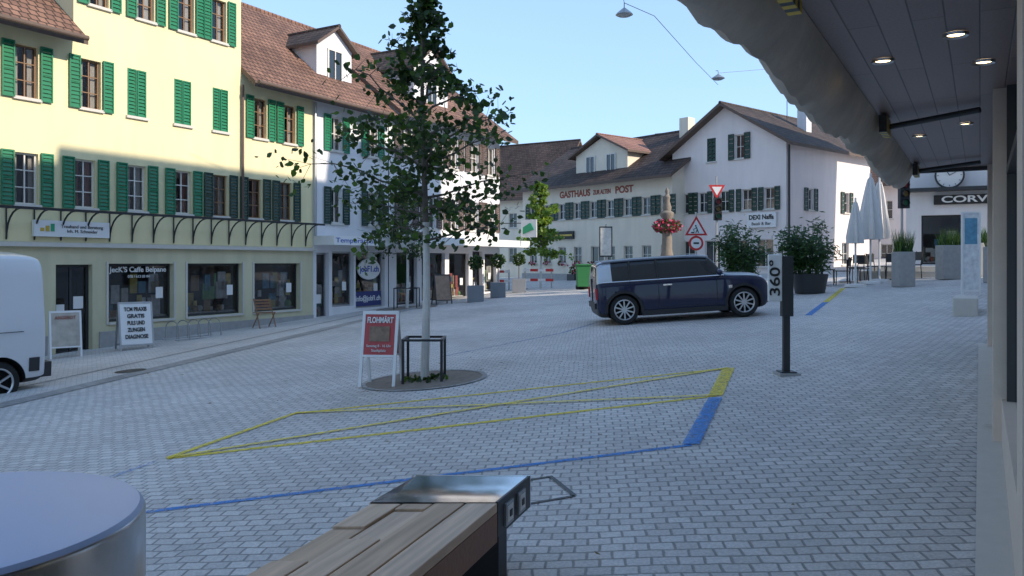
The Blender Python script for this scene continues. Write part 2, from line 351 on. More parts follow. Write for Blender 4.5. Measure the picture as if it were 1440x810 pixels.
w.poly([(1.1,D,7.3),(1.1,D,12.5),(6.2,D,12.5),(6.2,D,7.3)],wall_y)
w.poly([(1.1,0,12.5),(6.2,0,12.5),(3.65,0,14)],wall_y)
w.box(-12,9.17,-.14,-.002,2.0,2.1,stone_l); w.box(-12,.5,-.05,-.003,Z0,-.1,stone); w.box(1.75,9.17,-.05,-.003,Z0,-.1,stone)
for a,b,c,d_ in shops:
    for X in (a-.05,b): w.box(X,X+.05,-.03,-.003,c-.05,d_+.05,stone_l)
    w.box(a,b,-.05,-.003,c-.06,c-.002,stone_l)
w.cyl((6.2,-.08,2.9),(6.2,-.08,6.9),.04,.04,wood_eave,8)
w.done()
r=MB('roof',yb); roofx(r,-12.4,1.1,D,7.3,11,roof_x,ov=.6); roofx(r,6.2,9.3,D,7.3,11,roof_x,ov=.6); roofy(r,1.1,6.2,-.6,D,12.5,14.2,roof_y)
r.cyl((6.2,-.75,6.92),(9.3,-.75,6.92),.06,.06,wood_eave); r.cyl((-12,-.75,6.92),(1.0,-.75,6.92),.06,.06,wood_eave)
r.box(7.4,7.9,2.6,3.1,8.5,11.4,wall_w)
r.done()
wi=MB('windows',yb)
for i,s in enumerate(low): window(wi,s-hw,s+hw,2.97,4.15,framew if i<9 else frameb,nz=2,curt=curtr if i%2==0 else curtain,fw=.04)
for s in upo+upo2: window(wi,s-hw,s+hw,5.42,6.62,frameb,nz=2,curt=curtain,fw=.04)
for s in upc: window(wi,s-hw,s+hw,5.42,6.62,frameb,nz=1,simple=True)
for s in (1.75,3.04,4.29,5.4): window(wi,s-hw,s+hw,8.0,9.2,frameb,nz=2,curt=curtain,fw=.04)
wi.done()
sh=MB('shutters',yb)
for i,s in enumerate(low):
    m=green if s<5 else dgreen
    for a in (s-hw-.33,s+hw+.04): shutter(sh,a,a+.29,2.93,4.18,m)
for s in upo+upo2:
    for a in (s-hw-.31,s+hw+.03): shutter(sh,a,a+.28,5.38,6.66,green)
for s in upc:
    for a in (s-hw-.01,s+.01): shutter(sh,a,a+.26,5.42,6.64,green,y=.03)
for s in (1.75,3.04,4.29,5.4):
    for a in (s-hw-.31,s+hw+.03): shutter(sh,a,a+.28,7.96,9.24,green)
sh.done()
sw=MB('shop_front',yb)
goods=[M('goods_%d'%i,c,.7,var=.5,scale=9) for i,c in enumerate([(.6,.58,.54),(.5,.12,.1),(.12,.3,.42),(.6,.48,.15),(.75,.75,.75),(.18,.36,.15),(.36,.24,.14)])]
def shopwin(mb,a,b,c,d,seed=1,fm=dgrey):
    window(mb,a,b,c,d,fm,y=.16,nx=0,sill=False,fw=.06,room=shopint,rd=1.1)
    mb.box(a+.02,b-.02,.26,.6,c,c+.1,goods[4])
    rnd=random.Random(seed)
    for i in range(18):
        x=rnd.uniform(a+.12,b-.3); w_=rnd.uniform(.08,.3); h=rnd.uniform(.12,.55); yy=rnd.uniform(.27,.5); zz=c+.1+(rnd.choice([0,0,.35,.6]) )
        if zz+h>d-.1: h=d-.1-zz
        if zz>c+.2: yy=.24
        mb.box(x,x+w_,yy,yy+.03,zz,zz+h,rnd.choice(goods))
    for i in range(6):
        x=rnd.uniform(a+.15,b-.2); mb.ball((x,rnd.uniform(.3,.5),c+.2),rnd.uniform(.05,.12),rnd.choice(goods),n=6)
    mb.box(b-.42,b-.2,.178,.18,c+.55,c+.85,white)
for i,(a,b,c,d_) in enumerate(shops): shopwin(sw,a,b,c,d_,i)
window(sw,door[0],door[1],-.62,1.58,dgrey,y=.16,nx=1,sill=False,fw=.07); sw.box(.78,.98,.175,.178,.3,.62,white); sw.box(1.2,1.45,.175,.178,.5,.8,white)
sw.box(.5,1.75,-.3,0,-.9,-.56,stone)
sw.box(.10,1.95,-.12,-.03,2.24,2.62,white)
for k in range(3): sw.box(.24+k*.12,.33+k*.12,-.13,-.121,2.36,2.44+.05*k,goldt if k<2 else greent)
sw.box(-8,9.1,-.62,-.56,2.82,2.88,black)
s=-7.9
while s<9.1:
    pts=[]
    for i in range(7):
        t=i/6*math.pi/2; pts.append((s,-.02-.56*(1-math.cos(t)),2.18+.66*math.sin(t)))
    sw.tube(pts,.022,black,5); sw.tube([(s,-.02,2.86),(s,-.6,2.86)],.018,black,5); sw.tube([(s,-.02,2.15),(s,-.02,2.86)],.018,black,5)
    s+=.62
sw.done()
text("JecK'S Caffe Belpane",yb,(2.95,.15,1.44),F90,.19,whitet,width=1.65,bold=.004)
text("078 / 613 03 04",yb,(2.95,.15,1.26),F90,.1,whitet)
text("Treuhand und Beratung\nInh. M. Schneider",yb,(1.25,-.125,2.43),F90,.11,blackt)
# --- white building
wb=empty('white_shop_house',F0,ANG)
x0,x1=9.2,13.1
w=MB('walls',wb)
wops=[(s-.27,s+.27,2.97,4.15) for s in (10.3,12.2)]+[(s-.27,s+.27,5.45,6.6) for s in (10.3,12.2)]
gops=[(9.35,9.95,-.3,1.95),(10.1,11.2,.1,2.0),(11.3,12.9,.0,2.0)]
wall(w,x0,x1,Z0,7.3,wops+gops,wall_w,depth=.25); shell(w,x0,x1,D,Z0,7.3,wall_w); w.box(x0+.02,x1-.02,-.9,-.003,2.2,2.5,white); w.cyl((x0+.02,-.08,2.5),(x0+.02,-.08,6.9),.045,.045,galv,8); w.done()
wi=MB('windows',wb)
for a,b,c,d_ in wops: window(wi,a,b,c,d_,framew,nz=1,curt=curtain)
for i,(a,b,c,d_) in enumerate(gops): shopwin(wi,a,b,c,d_,20+i,galv)
wi.box(11.38,12.82,.11,.14,.06,.58,navy)
wi.done()
sh=MB('shutters',wb)
for s in (10.3,12.2):
    for a in (s-.62,s+.30): shutter(sh,a,a+.32,2.93,4.18,dgreen); shutter(sh,a,a+.32,5.4,6.63,green)
sh.done()
r=MB('roof',wb); roofx(r,9.3,13.1,D,7.3,11,roof_x,ov=.6); r.cyl((9.3,-.75,6.92),(13.1,-.75,6.92),.06,.06,wood_eave)
def dormer(mb,xa,xb,y0,z0,z1,zr,wm,rm):
    mb.box(xa,xb,y0,y0+3,z0,z1,wm); xm=(xa+xb)/2; mb.prism([(xa,z1),(xb,z1),(xm,zr)],y0,y0+3.5,wm)
    mb.box(xm-.32,xm+.32,y0-.02,y0-.003,z0+.25,z1-.15,darkglass)
    for a,b,c,d_ in ((xm-.38,xm-.32,z0+.2,z1-.1),(xm+.32,xm+.38,z0+.2,z1-.1),(xm-.32,xm+.32,z0+.2,z0+.25),(xm-.32,xm+.32,z1-.15,z1-.1),(xm-.02,xm+.02,z0+.25,z1-.15)): mb.box(a,b,y0-.05,y0-.004,c,d_,framew)
    roofy(mb,xa,xb,y0-.25,y0+3.8,z1,zr,rm,ov=.2,t=.1)
dormer(r,10.3,12.1,.9,7.6,9.3,9.95,wall_w,roof_dy)
r.done()
mb=MB('oval_sign_board',wb,Matrix.Translation((12.1,.08,1.38))@Matrix.Scale(.38,4,Vector((0,0,1)))@Matrix.Scale(.62,4,Vector((1,0,0)))); mb.lathe([(.001,-.03),(.98,-.03),(1,-.01),(1,.02)],(0,0,0),'y',white,32); mb.done()
text("jobF1.ch",wb,(12.1,.045,1.38),F90,.3,bluet,width=1.05,bold=.006); text("info@jobf1.ch",wb,(12.1,.105,.32),F90,.26,whitet,width=1.35,bold=.004); text("Temporärbüro",wb,(10.4,-.905,2.35),F90,.22,bluet,width=2.2)
# --- third building
tb=empty('white_corner_house',F0,ANG)
x0,x1=13.15,21.2
w=MB('walls',tb)
ss=[14.2,15.8,17.4,19.0,20.4]
wops=[(s-.33,s+.33,z,z+1.25) for s in ss for z in (3.0,5.55)]
gops=[(13.6,14.9,0,2.0),(15.2,16.8,.1,2.0),(17.1,18.6,.1,2.0),(18.9,19.7,-.1,2.1),(19.9,20.9,.3,2.0)]
wall(w,x0,x1,Z0,7.55,wops+gops,wall_w,depth=.25); shell(w,x0,x1,D,Z0,7.55,wall_w,left=False); w.box(x0+.02,x1+.9,-1.1,-.003,2.3,2.6,white)
w.poly([(x1,0,7.55),(x1,D,7.55),(x1,D/2,10.9)],wall_w); w.done()
wi=MB('windows',tb)
for a,b,c,d_ in wops: window(wi,a,b,c,d_,framew,nz=1,curt=curtain)
for i,(a,b,c,d_) in enumerate(gops): shopwin(wi,a,b,c,d_,40+i,dgrey)
wi.done()
sh=MB('shutters',tb)
brn=M('brown_shutter',(.13,.09,.075),.6)
for s in ss:
    for z in (3.0,5.55):
        for a in (s-.74,s+.37): shutter(sh,a,a+.36,z-.03,z+1.28,brn)
sh.done()
r=MB('roof',tb); roofx(r,13.1,21.9,D,7.55,11,roof_x,ov=.6)
dormer(r,15.6,18.0,.7,7.7,9.6,10.6,wall_w,roof_dy); r.done()
mb=MB('projecting_sign',tb); mb.box(21.25,21.3,-1.9,-1.1,2.75,3.55,white)
mb.prism([(-1.78,3.1),(-1.22,2.9),(-1.22,3.2),(-1.6,3.4)],21.2,21.245,greent,axis='x'); mb.tube([(21.27,-1.1,3.4),(21.0,0,3.4)],.02,black,5); mb.done()
# ---------------------------------------------------------------- right building (we stand beside it)
RA=math.atan2(.862,.5066)
rb=empty('shop_building',(0,0,0),RA)
beige=M('beige_stone_pillar',(.68,.56,.46),.6,var=.1,scale=6); soff=brickmat('soffit_boards',(.22,.155,.14),(.26,.19,.17),(.08,.055,.05),2.4,.16,.006,axes='xy',rough=.4,bump=.3,wob=0,big=.1)
w=MB('walls',rb)
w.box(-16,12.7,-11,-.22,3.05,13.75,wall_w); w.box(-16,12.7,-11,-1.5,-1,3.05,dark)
w.box(12.7,22,-14,-2.6,-1,15.4,wall_w); w.box(22.02,28.5,-14,-2.6,-1,17,wall_w)  # unseen tall blocks added to shade the square, heights set the shadow edge
for t in (2.2,7.0,12.4): w.box(t,t+.32,-.35,-.085,-1,3.0,beige)
w.box(-16,12.7,-.4,-.14,-1,.62,beige)
w.box(12.55,12.7,-1.5,-.15,-1,3.0,beige)
w.done()
g=MB('shop_windows',rb)
g.poly([(-16,-.22,.6),(12.6,-.22,.6),(12.6,-.22,3.0),(-16,-.22,3.0)],glass)
for t in (-3,-.5,2.1,4.6,6.9,9.4,12.0): g.box(t,t+.06,-.28,-.17,.6,3.0,dgrey)
g.box(-16,12.6,-.28,-.17,2.3,2.36,dgrey)
g.box(-16,12.6,-1.4,-.5,.5,.6,stone_l)
for i in range(14):
    t=1+i*.8; g.box(t,t+.35,-.9,-.8,.6,.6+random.uniform(.3,1.1),random.choice(goods))
g.done()
c=MB('canopy',rb)
c.box(-16,12.6,-.22,1.0,2.95,3.05,soff)
c.box(-16,12.62,1.0,1.04,2.93,3.3,dgrey); c.box(12.6,12.68,-.2,1.04,2.90,3.3,dgrey)
c.done()
fab=M('awning_fabric',(.52,.45,.38),.85,var=.35,scale=3.5,bump=.5,bscale=10)
a=MB('rolled_awning',rb)
prof=[(.78,2.945),(.81,2.86),(.86,2.77),(.93,2.70),(.99,2.67),(1.04,2.69),(1.07,2.76),(1.09,2.86),(1.10,3.0),(1.08,3.16)]
ts=[-3+i*.08 for i in range(int(15.5/.08))]
vs=[]
for t in ts:
    sag=.03*math.sin(t*1.3)+.02*math.sin(t*4.1)+.012*math.sin(t*17)
    for j,(y,z) in enumerate(prof):
        k=math.sin(math.pi*j/(len(prof)-1)); vs.append((t,y+.02*k*math.sin(t*2.7+j),z-sag*k))
n=len(prof)
a.mesh(vs,[(i*n+j,(i+1)*n+j,(i+1)*n+j+1,i*n+j+1) for i in range(len(ts)-1) for j in range(n-1)],fab)
a.done(smooth=True)
a=MB('awning_arms',rb)
yel=M('warning_yellow',(.65,.45,.03),.5)
for t in (3.4,7.6,11.6):
    for i in range(8): a.box(t+i*.05,t+i*.05+.05,.70,.76,2.78,2.93,yel if i%2 else black)
    a.cyl((t,.0,2.9),(t+.3,.72,2.86),.025,.025,dgrey)
a.done()
lampm=emis('downlight_glow',(1,.72,.35),9)
for t,y in ((2.4,.12),(5.2,.12),(5.64,.54),(6.0,-.02),(8.6,.12),(9.2,.54)):
    e=MB('downlight',rb); e.T=Matrix.Translation((t,y,2.945)); e.lathe([(.001,0),(.045,0)],(0,0,0),'z',lampm,20); e.lathe([(.045,-.004),(.065,-.012),(.07,0.004)],(0,0,0),'z',steel,20); e.done()
sheet('kerb_strip',[(.5066*t+.862*l,.862*t-.5066*l) for t,l in ((-6,-.02),(12.7,-.02),(12.7,.2),(-6,.2))],stone_l,.008)
# ---------------------------------------------------------------- Gasthaus
gh=empty('inn_building',(.66,49,0),math.atan2(-.773,.634)); L=11.64
w=MB('walls',gh)
gx=[1.0+1.28*i for i in range(9)]
ops=[(s-.3,s+.3,4.1,5.0) for s in gx]+[(s-.32,s+.32,1.55,2.5) for s in gx if not 5.5<s<7]+[(5.9,6.9,.2,2.5)]
wall(w,0,L,-.5,6.2,ops,wall_c,depth=.2); shell(w,0,L,9,-.5,6.2,wall_c)
w.poly([(0,0,6.2),(0,4.5,8.9),(0,9,6.2)],wall_c); w.poly([(L,0,6.2),(L,9,6.2),(L,4.5,8.9)],wall_c)
w.box(0,L,-.06,-.002,-.5,.95,stone); w.done()
wi=MB('windows',gh)
for o in ops: window(wi,*o,framew,simple=True,nz=1)
for s in gx:
    for a_ in (s-.66,s+.32): shutter(wi,a_,a_+.34,4.05,5.05,dgreen,n=5)
wi.box(1.6,4.6,-.12,-.03,2.95,3.4,blackt); wi.box(1.7,4.5,-.13,-.12,3.12,3.22,goldt)
wi.done()
r=MB('roof',gh); roofx(r,-.4,L+.4,9,6.2,8.9,roof_dx,ov=.6)
r.box(4.0,8.0,.7,4,6.0,7.75,wall_c); r.prism([(4.0,7.75),(8.0,7.75),(6.0,8.6)],.7,4.2,wall_c); roofy(r,4,8,.35,5.5,7.75,8.7,roof_red,ov=.35,t=.12)
for x in (5.2,6.8):
    r.box(x-.3,x+.3,.66,.695,6.7,7.6,darkglass); r.box(x-.36,x-.3,.63,.69,6.65,7.65,framew); r.box(x+.3,x+.36,.63,.69,6.65,7.65,framew); r.box(x-.3,x+.3,.63,.69,7.6,7.65,framew); r.box(x-.02,x+.02,.63,.658,6.7,7.6,framew)
r.box(9.2,9.8,3.6,4.2,8.4,9.6,wall_c)
r.done()
fb=MB('window_flowers',gh); fl=[M('flower_pink',(.6,.08,.2),.6),M('flower_red',(.5,.02,.04),.6)]
lg=[leafmat('leaf_dark',(.022,.045,.012)),leafmat('leaf_mid',(.035,.075,.018)),leafmat('leaf_light',(.07,.13,.028),.45)]
for s in gx:
    for i in range(26): fb.leaf((s+random.uniform(-.3,.3),-.15+random.uniform(-.06,.06),1.55+random.uniform(-.12,.12)),.12,random.choice(fl+lg[1:]))
for X in (5.2,7.4,9.8):
    fb.box(X-.3,X+.3,-.9,-.4,.1,.95,dgrey)
    for i in range(60): fb.leaf((X+random.gauss(0,.2),-.65+random.gauss(0,.15),1.1+random.uniform(-.15,.35)),.15,random.choice(lg+fl))
fb.done()
text("GASTHAUS",gh,(4.6,-.01,5.5),F90,.52,redt,width=2.5,bold=.018); text("ZUR ALTEN",gh,(6.75,-.01,5.48),F90,.34,redt,width=1.35,bold=.014); text("POST",gh,(8.4,-.01,5.5),F90,.52,redt,width=1.3,bold=.018)
gb=empty('gable_house',(8.3,41.2,0),math.atan2(-.759,.651)); L=6.45; DD=8.2
def clipgable(o,L,ze,zr):
    bm=bmesh.new(); bm.from_mesh(o.data); k=(zr-ze)/(L/2)
    for sx,px in ((-1,0),(1,L)):
        bmesh.ops.bisect_plane(bm,geom=bm.verts[:]+bm.edges[:]+bm.faces[:],plane_co=(px,0,ze),plane_no=Vector((sx*k,0,1)).normalized(),clear_outer=True)
    bm.to_mesh(o.data); bm.free()
ops=[(2.15,2.65,6.6,7.75),(3.75,4.25,6.6,7.75)]+[(s-.27,s+.27,4.1,5.1) for s in (.75,1.9,3.15,4.4,5.6)]+[(.6,1.4,1.4,2.7),(2.0,2.9,.5,2.7),(3.5,4.4,1.4,2.7),(4.9,5.8,1.4,2.7)]
w=MB('walls',gb); wall(w,0,L,-.5,9.3,ops,wall_p,depth=.2); shell(w,0,L,DD,-.5,9.3,wall_p,left=False,right=False); o=w.done(); clipgable(o,L,7.2,9.2)
w=MB('side_walls',gb); w.poly([(0,0,-.5),(0,0,7.2),(0,DD,7.2),(0,DD,-.5)],wall_p)
w.T=Matrix.Translation((L,0,0))@Matrix.Rotation(R(90),4,'Z')
sops=[(1.9,2.4,4.1,5.1),(5.4,5.9,4.1,5.1),(2.9,3.5,1.5,2.6),(5.2,5.9,1.5,2.6)]
wall(w,0,DD,-.5,7.2,sops,wall_p,depth=.2); w.done()
wi=MB('windows',gb)
for o in ops: window(wi,*o,framew,simple=True,nz=1)
for s in (1.9,3.15,4.4,5.6,.75):
    for a_ in (s-.56,s+.29): shutter(wi,a_,a_+.27,4.05,5.13,dgreen,n=5)
shutter(wi,2.15,2.4,6.6,7.75,dgreen,y=.03,n=6); shutter(wi,2.41,2.65,6.6,7.75,dgreen,y=.03,n=6)
for a_ in (3.4,4.28): shutter(wi,a_,a_+.32,6.55,7.8,dgreen,n=6)
wi.box(4.5,6.0,-.14,-.04,3.25,3.95,white)
wi.T=Matrix.Translation((L,0,0))@Matrix.Rotation(R(90),4,'Z')
for o in sops: window(wi,*o,framew,simple=True,nz=1)
for s in (2.15,5.65):
    for a_ in (s-.6,s+.3): shutter(wi,a_,a_+.3,4.05,5.13,dgreen,n=5)
wi.cyl((.12,-.08,0),(.12,-.08,7.0),.05,.05,dgrey,8)
wi.done()
text("DEXI Naffa",gb,(5.25,-.15,3.72),F90,.3,blackt,width=1.3,bold=.008); text("Beizli & Bar",gb,(5.25,-.15,3.42),F90,.2,blackt,width=1.0)
r=MB('roof',gb); roofy(r,0,L,-.5,DD+.5,7.2,9.2,roof_dy,ov=.5)
r.box(4.6,5.1,4.2,4.7,7.8,9.7,wall_w); r.box(4.54,5.16,4.14,4.76,9.7,9.8,dgrey); r.cyl((4.85,4.45,9.8),(4.85,4.45,10.1),.1,.1,dgrey)
r.tube([(3.8,4.6,8.8),(3.8,4.6,11.4)],.02,dgrey,5); r.tube([(3.4,4.6,11.2),(4.2,4.6,11.2)],.012,dgrey,4); r.tube([(3.5,4.6,10.9),(4.1,4.6,10.9)],.012,dgrey,4)
r.done()
def simple_house(name,loc,ang,L,D,ze,zr,wm,rm,wins=True):
    e=empty(name,loc,ang); w=MB('walls',e)
    ops=[]
    if wins:
        n=max(2,int(L/2.0))
        ops=[((i+.5)*L/n-.35,(i+.5)*L/n+.35,z,z+1.1) for i in range(n) for z in (1.6,4.2) if z+1.1<ze-.2]
    wall(w,0,L,-1.5,ze,ops,wm,depth=.2); shell(w,0,L,D,-1.5,ze,wm)
    w.poly([(0,0,ze),(0,D/2,zr),(0,D,ze)],wm); w.poly([(L,0,ze),(L,D,ze),(L,D/2,zr)],wm)
    for o in ops: window(w,*o,framew,simple=True,nz=1)
    w.T=Matrix.Translation((L,0,0))@Matrix.Rotation(R(90),4,'Z')
    for s in (D*.35,D*.6):
        for z in (4.2,): window(w,s-.35,s+.35,z,z+1.1,framew,simple=True,nz=1,y=-.06,sill=False)
    w.done(); r=MB('roof',e); roofx(r,-.5,L+.5,D,ze,zr,rm,ov=.6); r.done(); return e
simple_house('brown_roof_house',(-4.6,62.5,0),math.atan2(-.5,.866),8.6,8,6.8,10.9,wall_c,roof_dx)
simple_house('brown_roof_house',(9,56,0),math.atan2(-.5,.866),9,9,8.2,11.1,wall_c,roof_x,False)
simple_house('terraced_house',(20,50,0),math.atan2(-.7,.7),9,8,6.5,9.0,wall_p,roof_x)
simple_house('terraced_house',(-22,70,0),math.atan2(-.3,.95),14,9,7,10.5,wall_c,roof_x)
# ---------------------------------------------------------------- watch shop building on the right
cb=empty('watch_shop_building',(14.6,29.5,0),math.atan2(-.46,.89)); L=13
w=MB('walls',cb)
ops=[(.5+i*2.1,1.9+i*2.1,1.55,3.35) for i in range(5)]+[(.6+i*2.1,1.8+i*2.1,5.5,7.0) for i in range(5)]
wall(w,0,L,-1,9.5,ops,wall_w,depth=.2); shell(w,0,L,9,-1,9.5,wall_w); w.box(0,L,-.5,-.003,4.2,4.32,dgrey); w.done()
wi=MB('windows',cb)
for i,o in enumerate(ops): shopwin(wi,*o,60+i) if o[2]<3 else window(wi,*o,framew,simple=True)
wi.box(.9,L-.5,-.15,-.03,3.72,4.06,blackt)
wi.done()
text("CORVINO",cb,(2.35,-.16,3.89),F90,.32,whitet,width=2.4,bold=.008)
ck=MB('clock',cb,Matrix.Translation((1.4,-.3,4.75))); ck.lathe([(.001,-.03),(.42,-.03)],(0,0,0),'y',white,32); ck.lathe([(.42,-.05),(.48,-.05),(.48,.1)],(0,0,0),'y',dgrey,32)
for i in range(12):
    t=i*math.pi/6; ck.tube([(.34*math.sin(t),-.035,.34*math.cos(t)),(.4*math.sin(t),-.035,.4*math.cos(t))],.012,black,4)
ck.tube([(0,-.04,0),(-.12,-.04,.2)],.018,black,4); ck.tube([(0,-.045,0),(.27,-.045,.15)],.013,black,4); ck.done()
r=MB('roof',cb); roofx(r,-.5,L+.5,9,9.5,12.5,roof_x,ov=.6); r.done()
# ---------------------------------------------------------------- foliage
ly=[leafmat('leaf_yellow_a',(.22,.30,.05),.5),leafmat('leaf_yellow_b',(.13,.22,.05),.5)]
lb=[leafmat('bamboo_a',(.05,.11,.03)),leafmat('bamboo_b',(.03,.07,.02))]
bark=M('bark',(.13,.11,.09),.9,var=.3,scale=20,bump=.5); lime=M('trunk_whitewash',(.62,.60,.56),.85,var=.18,scale=9,bump=.4)
def make_tree(name,x,y,zc0,ztop,rmax,nb,per,lsize,mats,r0=.055,limeh=2.0,prof=None,subs=3):
    e=empty(name,gpos(x,y)); H=ztop
    tk=MB('trunk',e); pts=[];rad=[]
    K=10
    for i in range(K+1):
        h=H*i/K; pts.append(Vector((.03*math.sin(h*1.1),.02*math.cos(h*.9),h))); rad.append(r0*(1-.85*(i/K)**1.2)+.004)
    for i in range(K): tk.cyl(pts[i],pts[i+1],rad[i],rad[i+1],lime if pts[i].z<limeh else bark,10)
    lf=MB('foliage',e)
    for b in range(nb):
        f=(b+.5)/nb; h=zc0+(H-zc0)*f**.92*.97
        az=b*2.399+random.uniform(-.4,.4)
        p_=(prof(f) if prof else 1)
        ln=rmax*p_*random.uniform(.6,1.15)
        el=R(12+42*f+random.uniform(-14,12))
        d=Vector((math.cos(az)*math.cos(el),math.sin(az)*math.cos(el),math.sin(el)))
        base=Vector((0,0,h-ln*.25)); bp=[base]
        for k in range(1,6):
            q=k/5; bp.append(base+d*ln*q+Vector((0,0,-.14*ln*q*q))+Vector((random.uniform(-1,1),random.uniform(-1,1),random.uniform(-1,1)))*.03*ln)
        tk.tube(bp,[.016*(1-k/6)+.003 for k in range(6)],bark,5)
        ends=[(bp[k],k/5) for k in range(2,6)]
        for k in range(2,6):
            for s in range(subs):
                o=Vector((random.gauss(0,1),random.gauss(0,1),random.gauss(0,.7))).normalized()*max(ln,.45)*random.uniform(.14,.34)
                tip=bp[k]+o; tk.tube([bp[k],tip],[.005,.002],bark,4); ends.append((tip,1))
        for c_,q in ends:
            if random.random()<.16: continue
            cl=random.choice([0,0,1,1,1,2])
            for i in range(int(per*random.uniform(.4,1.4)*(.35+.65*p_))):
                o=Vector((random.gauss(0,1),random.gauss(0,1),random.gauss(0,.8)))*max(ln,.45)*.08
                m=mats[min(len(mats)-1,max(0,cl+random.choice([-1,0,0,1])))]
                lf.leaf(c_+o,lsize*random.uniform(.65,1.25),m)
    tk.done(); lf.done(); return e
def pr(f):
    return [.85,1.02,1.08,1.0,.86,.70,.50,.34,.24,.15][min(9,int(f*10))]
make_tree('linden_tree',-1.21,11.0,2.15,5.45,1.42,42,10,.092,lg,prof=pr)
make_tree('small_tree',1.36,38,1.7,5.0,1.1,34,12,.15,ly,prof=lambda f:1-.6*f)
make_tree('linden_tree',-3.75,28.4,2.0,4.9,1.2,26,8,.11,lg,prof=lambda f:1-.6*f)
mb=MB('weeds'); 
for i in range(80):
    a_=random.uniform(0,6.28); rr=random.uniform(.05,.4); X=-1.21+rr*math.cos(a_); Y=11+rr*math.sin(a_); mb.leaf((X,Y,gz(X,Y)+.03),.06,random.choice(lg),droop=-1)
mb.done()
def guard(x,y,w=.52,h=.56):
    e=empty('tree_guard',gpos(x,y)); m=MB('frame',e); r_=w/2
    for sx,sy in((-1,-1),(1,-1),(1,1),(-1,1)): m.box(sx*r_-.018,sx*r_+.018,sy*r_-.018,sy*r_+.018,-.1,h,black)
    for sy in(-1,1): m.box(-r_-.02,r_+.02,sy*r_-.02,sy*r_+.02,h,h+.03,black)
    for sx in(-1,1): m.box(sx*r_-.02,sx*r_+.02,-r_+.02,r_-.02,h+.001,h+.029,black)
    m.done()
guard(-1.21,11.0); guard(-3.75,28.4,.8,.7)
def bush_in_pot(name,x,y,h,r_,pot_r,pot_h,n=900):
    e=empty(name,gpos(x,y)); p=MB('pot',e); p.lathe([(.001,0),(pot_r*.8,0),(pot_r,pot_h),(pot_r*.92,pot_h),(pot_r*.9,pot_h-.05),(.001,pot_h-.05)],(0,0,0),'z',dgrey,20); p.done(smooth=True)
    f=MB('foliage',e)
    for i in range(26):
        a_=random.uniform(0,6.28); t=random.uniform(.1,1)**.6; tip=Vector((math.cos(a_)*r_*t,math.sin(a_)*r_*t,pot_h+(h-pot_h)*random.uniform(.55,1.1)*(1-.35*t*t)))
        b0=Vector((math.cos(a_)*pot_r*.5,math.sin(a_)*pot_r*.5,pot_h-.05)); mid=(b0+tip)/2+Vector((0,0,.15)); f.tube([b0,mid,tip],[.012,.008,.003],lb[0],4)
        for k in range(n//26):
            q=random.uniform(.15,1); p_=b0.lerp(mid,q*2) if q<.5 else mid.lerp(tip,q*2-1)
            o=Vector((random.gauss(0,1),random.gauss(0,1),random.gauss(0,.8)))*.13*r_
            a1=Vector((random.gauss(0,1),random.gauss(0,1),random.gauss(0,.7)-.4)).normalized(); b1=a1.orthogonal().normalized(); c1=p_+o; sz=random.uniform(.12,.22)
            f.poly([c1,c1+a1*sz*.5+b1*sz*.15,c1+a1*sz,c1+a1*sz*.5-b1*sz*.15],random.choice(lb))
    f.done(); return e
bush_in_pot('bamboo_plant',6.35,22.0,2.3,.68,.3,.5,2000)
bush_in_pot('bamboo_plant',8.45,22.6,2.2,.9,.5,.55,2600)
def topiary(x,y,s=1):
    e=empty('topiary_ball_tree',gpos(x,y)); p=MB('planter',e); p.box(-.3*s,.3*s,-.3*s,.3*s,0,.6*s,concrete); p.done(bevel=.01)
    f=MB('foliage',e); f.cyl((0,0,.55*s),(0,0,1.25*s),.02,.02,bark,6)
    for i in range(420):
        v=Vector((random.gauss(0,1),random.gauss(0,1),random.gauss(0,1))).normalized()*.29*s*random.uniform(.6,1.05); f.leaf(Vector((0,0,1.45*s))+v,.085*s,random.choice(lg))
    f.done()
topiary(-1.35,29.6); topiary(-.55,31.5); topiary(.3,34.5)
# ---------------------------------------------------------------- a-frames / boards
def aframe(x,y,rot,wd,h,boardm,legm,name='sandwich_board',panel=(.0,1.0)):
    e=empty(name,gpos(x,y),rot); m=MB('frame',e); k=.24
    for sgn in(-1,1):
        m.T=Matrix.Translation((0,0,h))@Matrix.Rotation(sgn*math.atan(k),4,'X')
        hh=h/math.cos(math.atan(k))
        for sx in(-1,1): m.box(sx*wd/2-.02,sx*wd/2+.02,-.015,.015,-hh,0,legm)
        z0=-hh*(1-panel[0]); z1=-hh*(1-panel[1])
        m.box(-wd/2+.02,wd/2-.02,-.012,.012,z0,z1,boardm); m.box(-wd/2,wd/2,-.02,.02,-.045,0.0,legm); m.box(-wd/2+.02,wd/2-.02,-.018,.018,z0-.03,z0,legm)
    m.done(); 
    def surf(z): return (0,-k*(h-z)-.022,z)
    return e,surf,R(90)-math.atan(k)
posterred=M('poster_red',(.45,.06,.06),.5,var=.08)
e,sf,rx=aframe(-1.78,10.85,R(-6),.46,1.0,posterred,white,panel=(.42,.96))
p=sf(.88); text("FLOHMÄRT",e,p,(rx,0,0),.11,whitet,width=.36,bold=.003)
m=MB('poster_picture',e); q0=sf(.6); q1=sf(.8)
m.poly([(-.14,q0[1]-.002,q0[2]),(.14,q0[1]-.002,q0[2]),(.14,q1[1]-.002,q1[2]),(-.14,q1[1]-.002,q1[2])],M('poster_photo',(.22,.14,.09),.5,var=.8,scale=14)); m.done()
for z,s_,w_ in ((.54,"Samstag 8 - 16 Uhr",.34),(.48,"Stadtplatz",.2)): text(s_,e,sf(z),(rx,0,0),.05,whitet,width=w_)
e,sf,rx=aframe(-9.0,19.0,R(38),.72,1.12,white,galv,panel=(.12,.98))
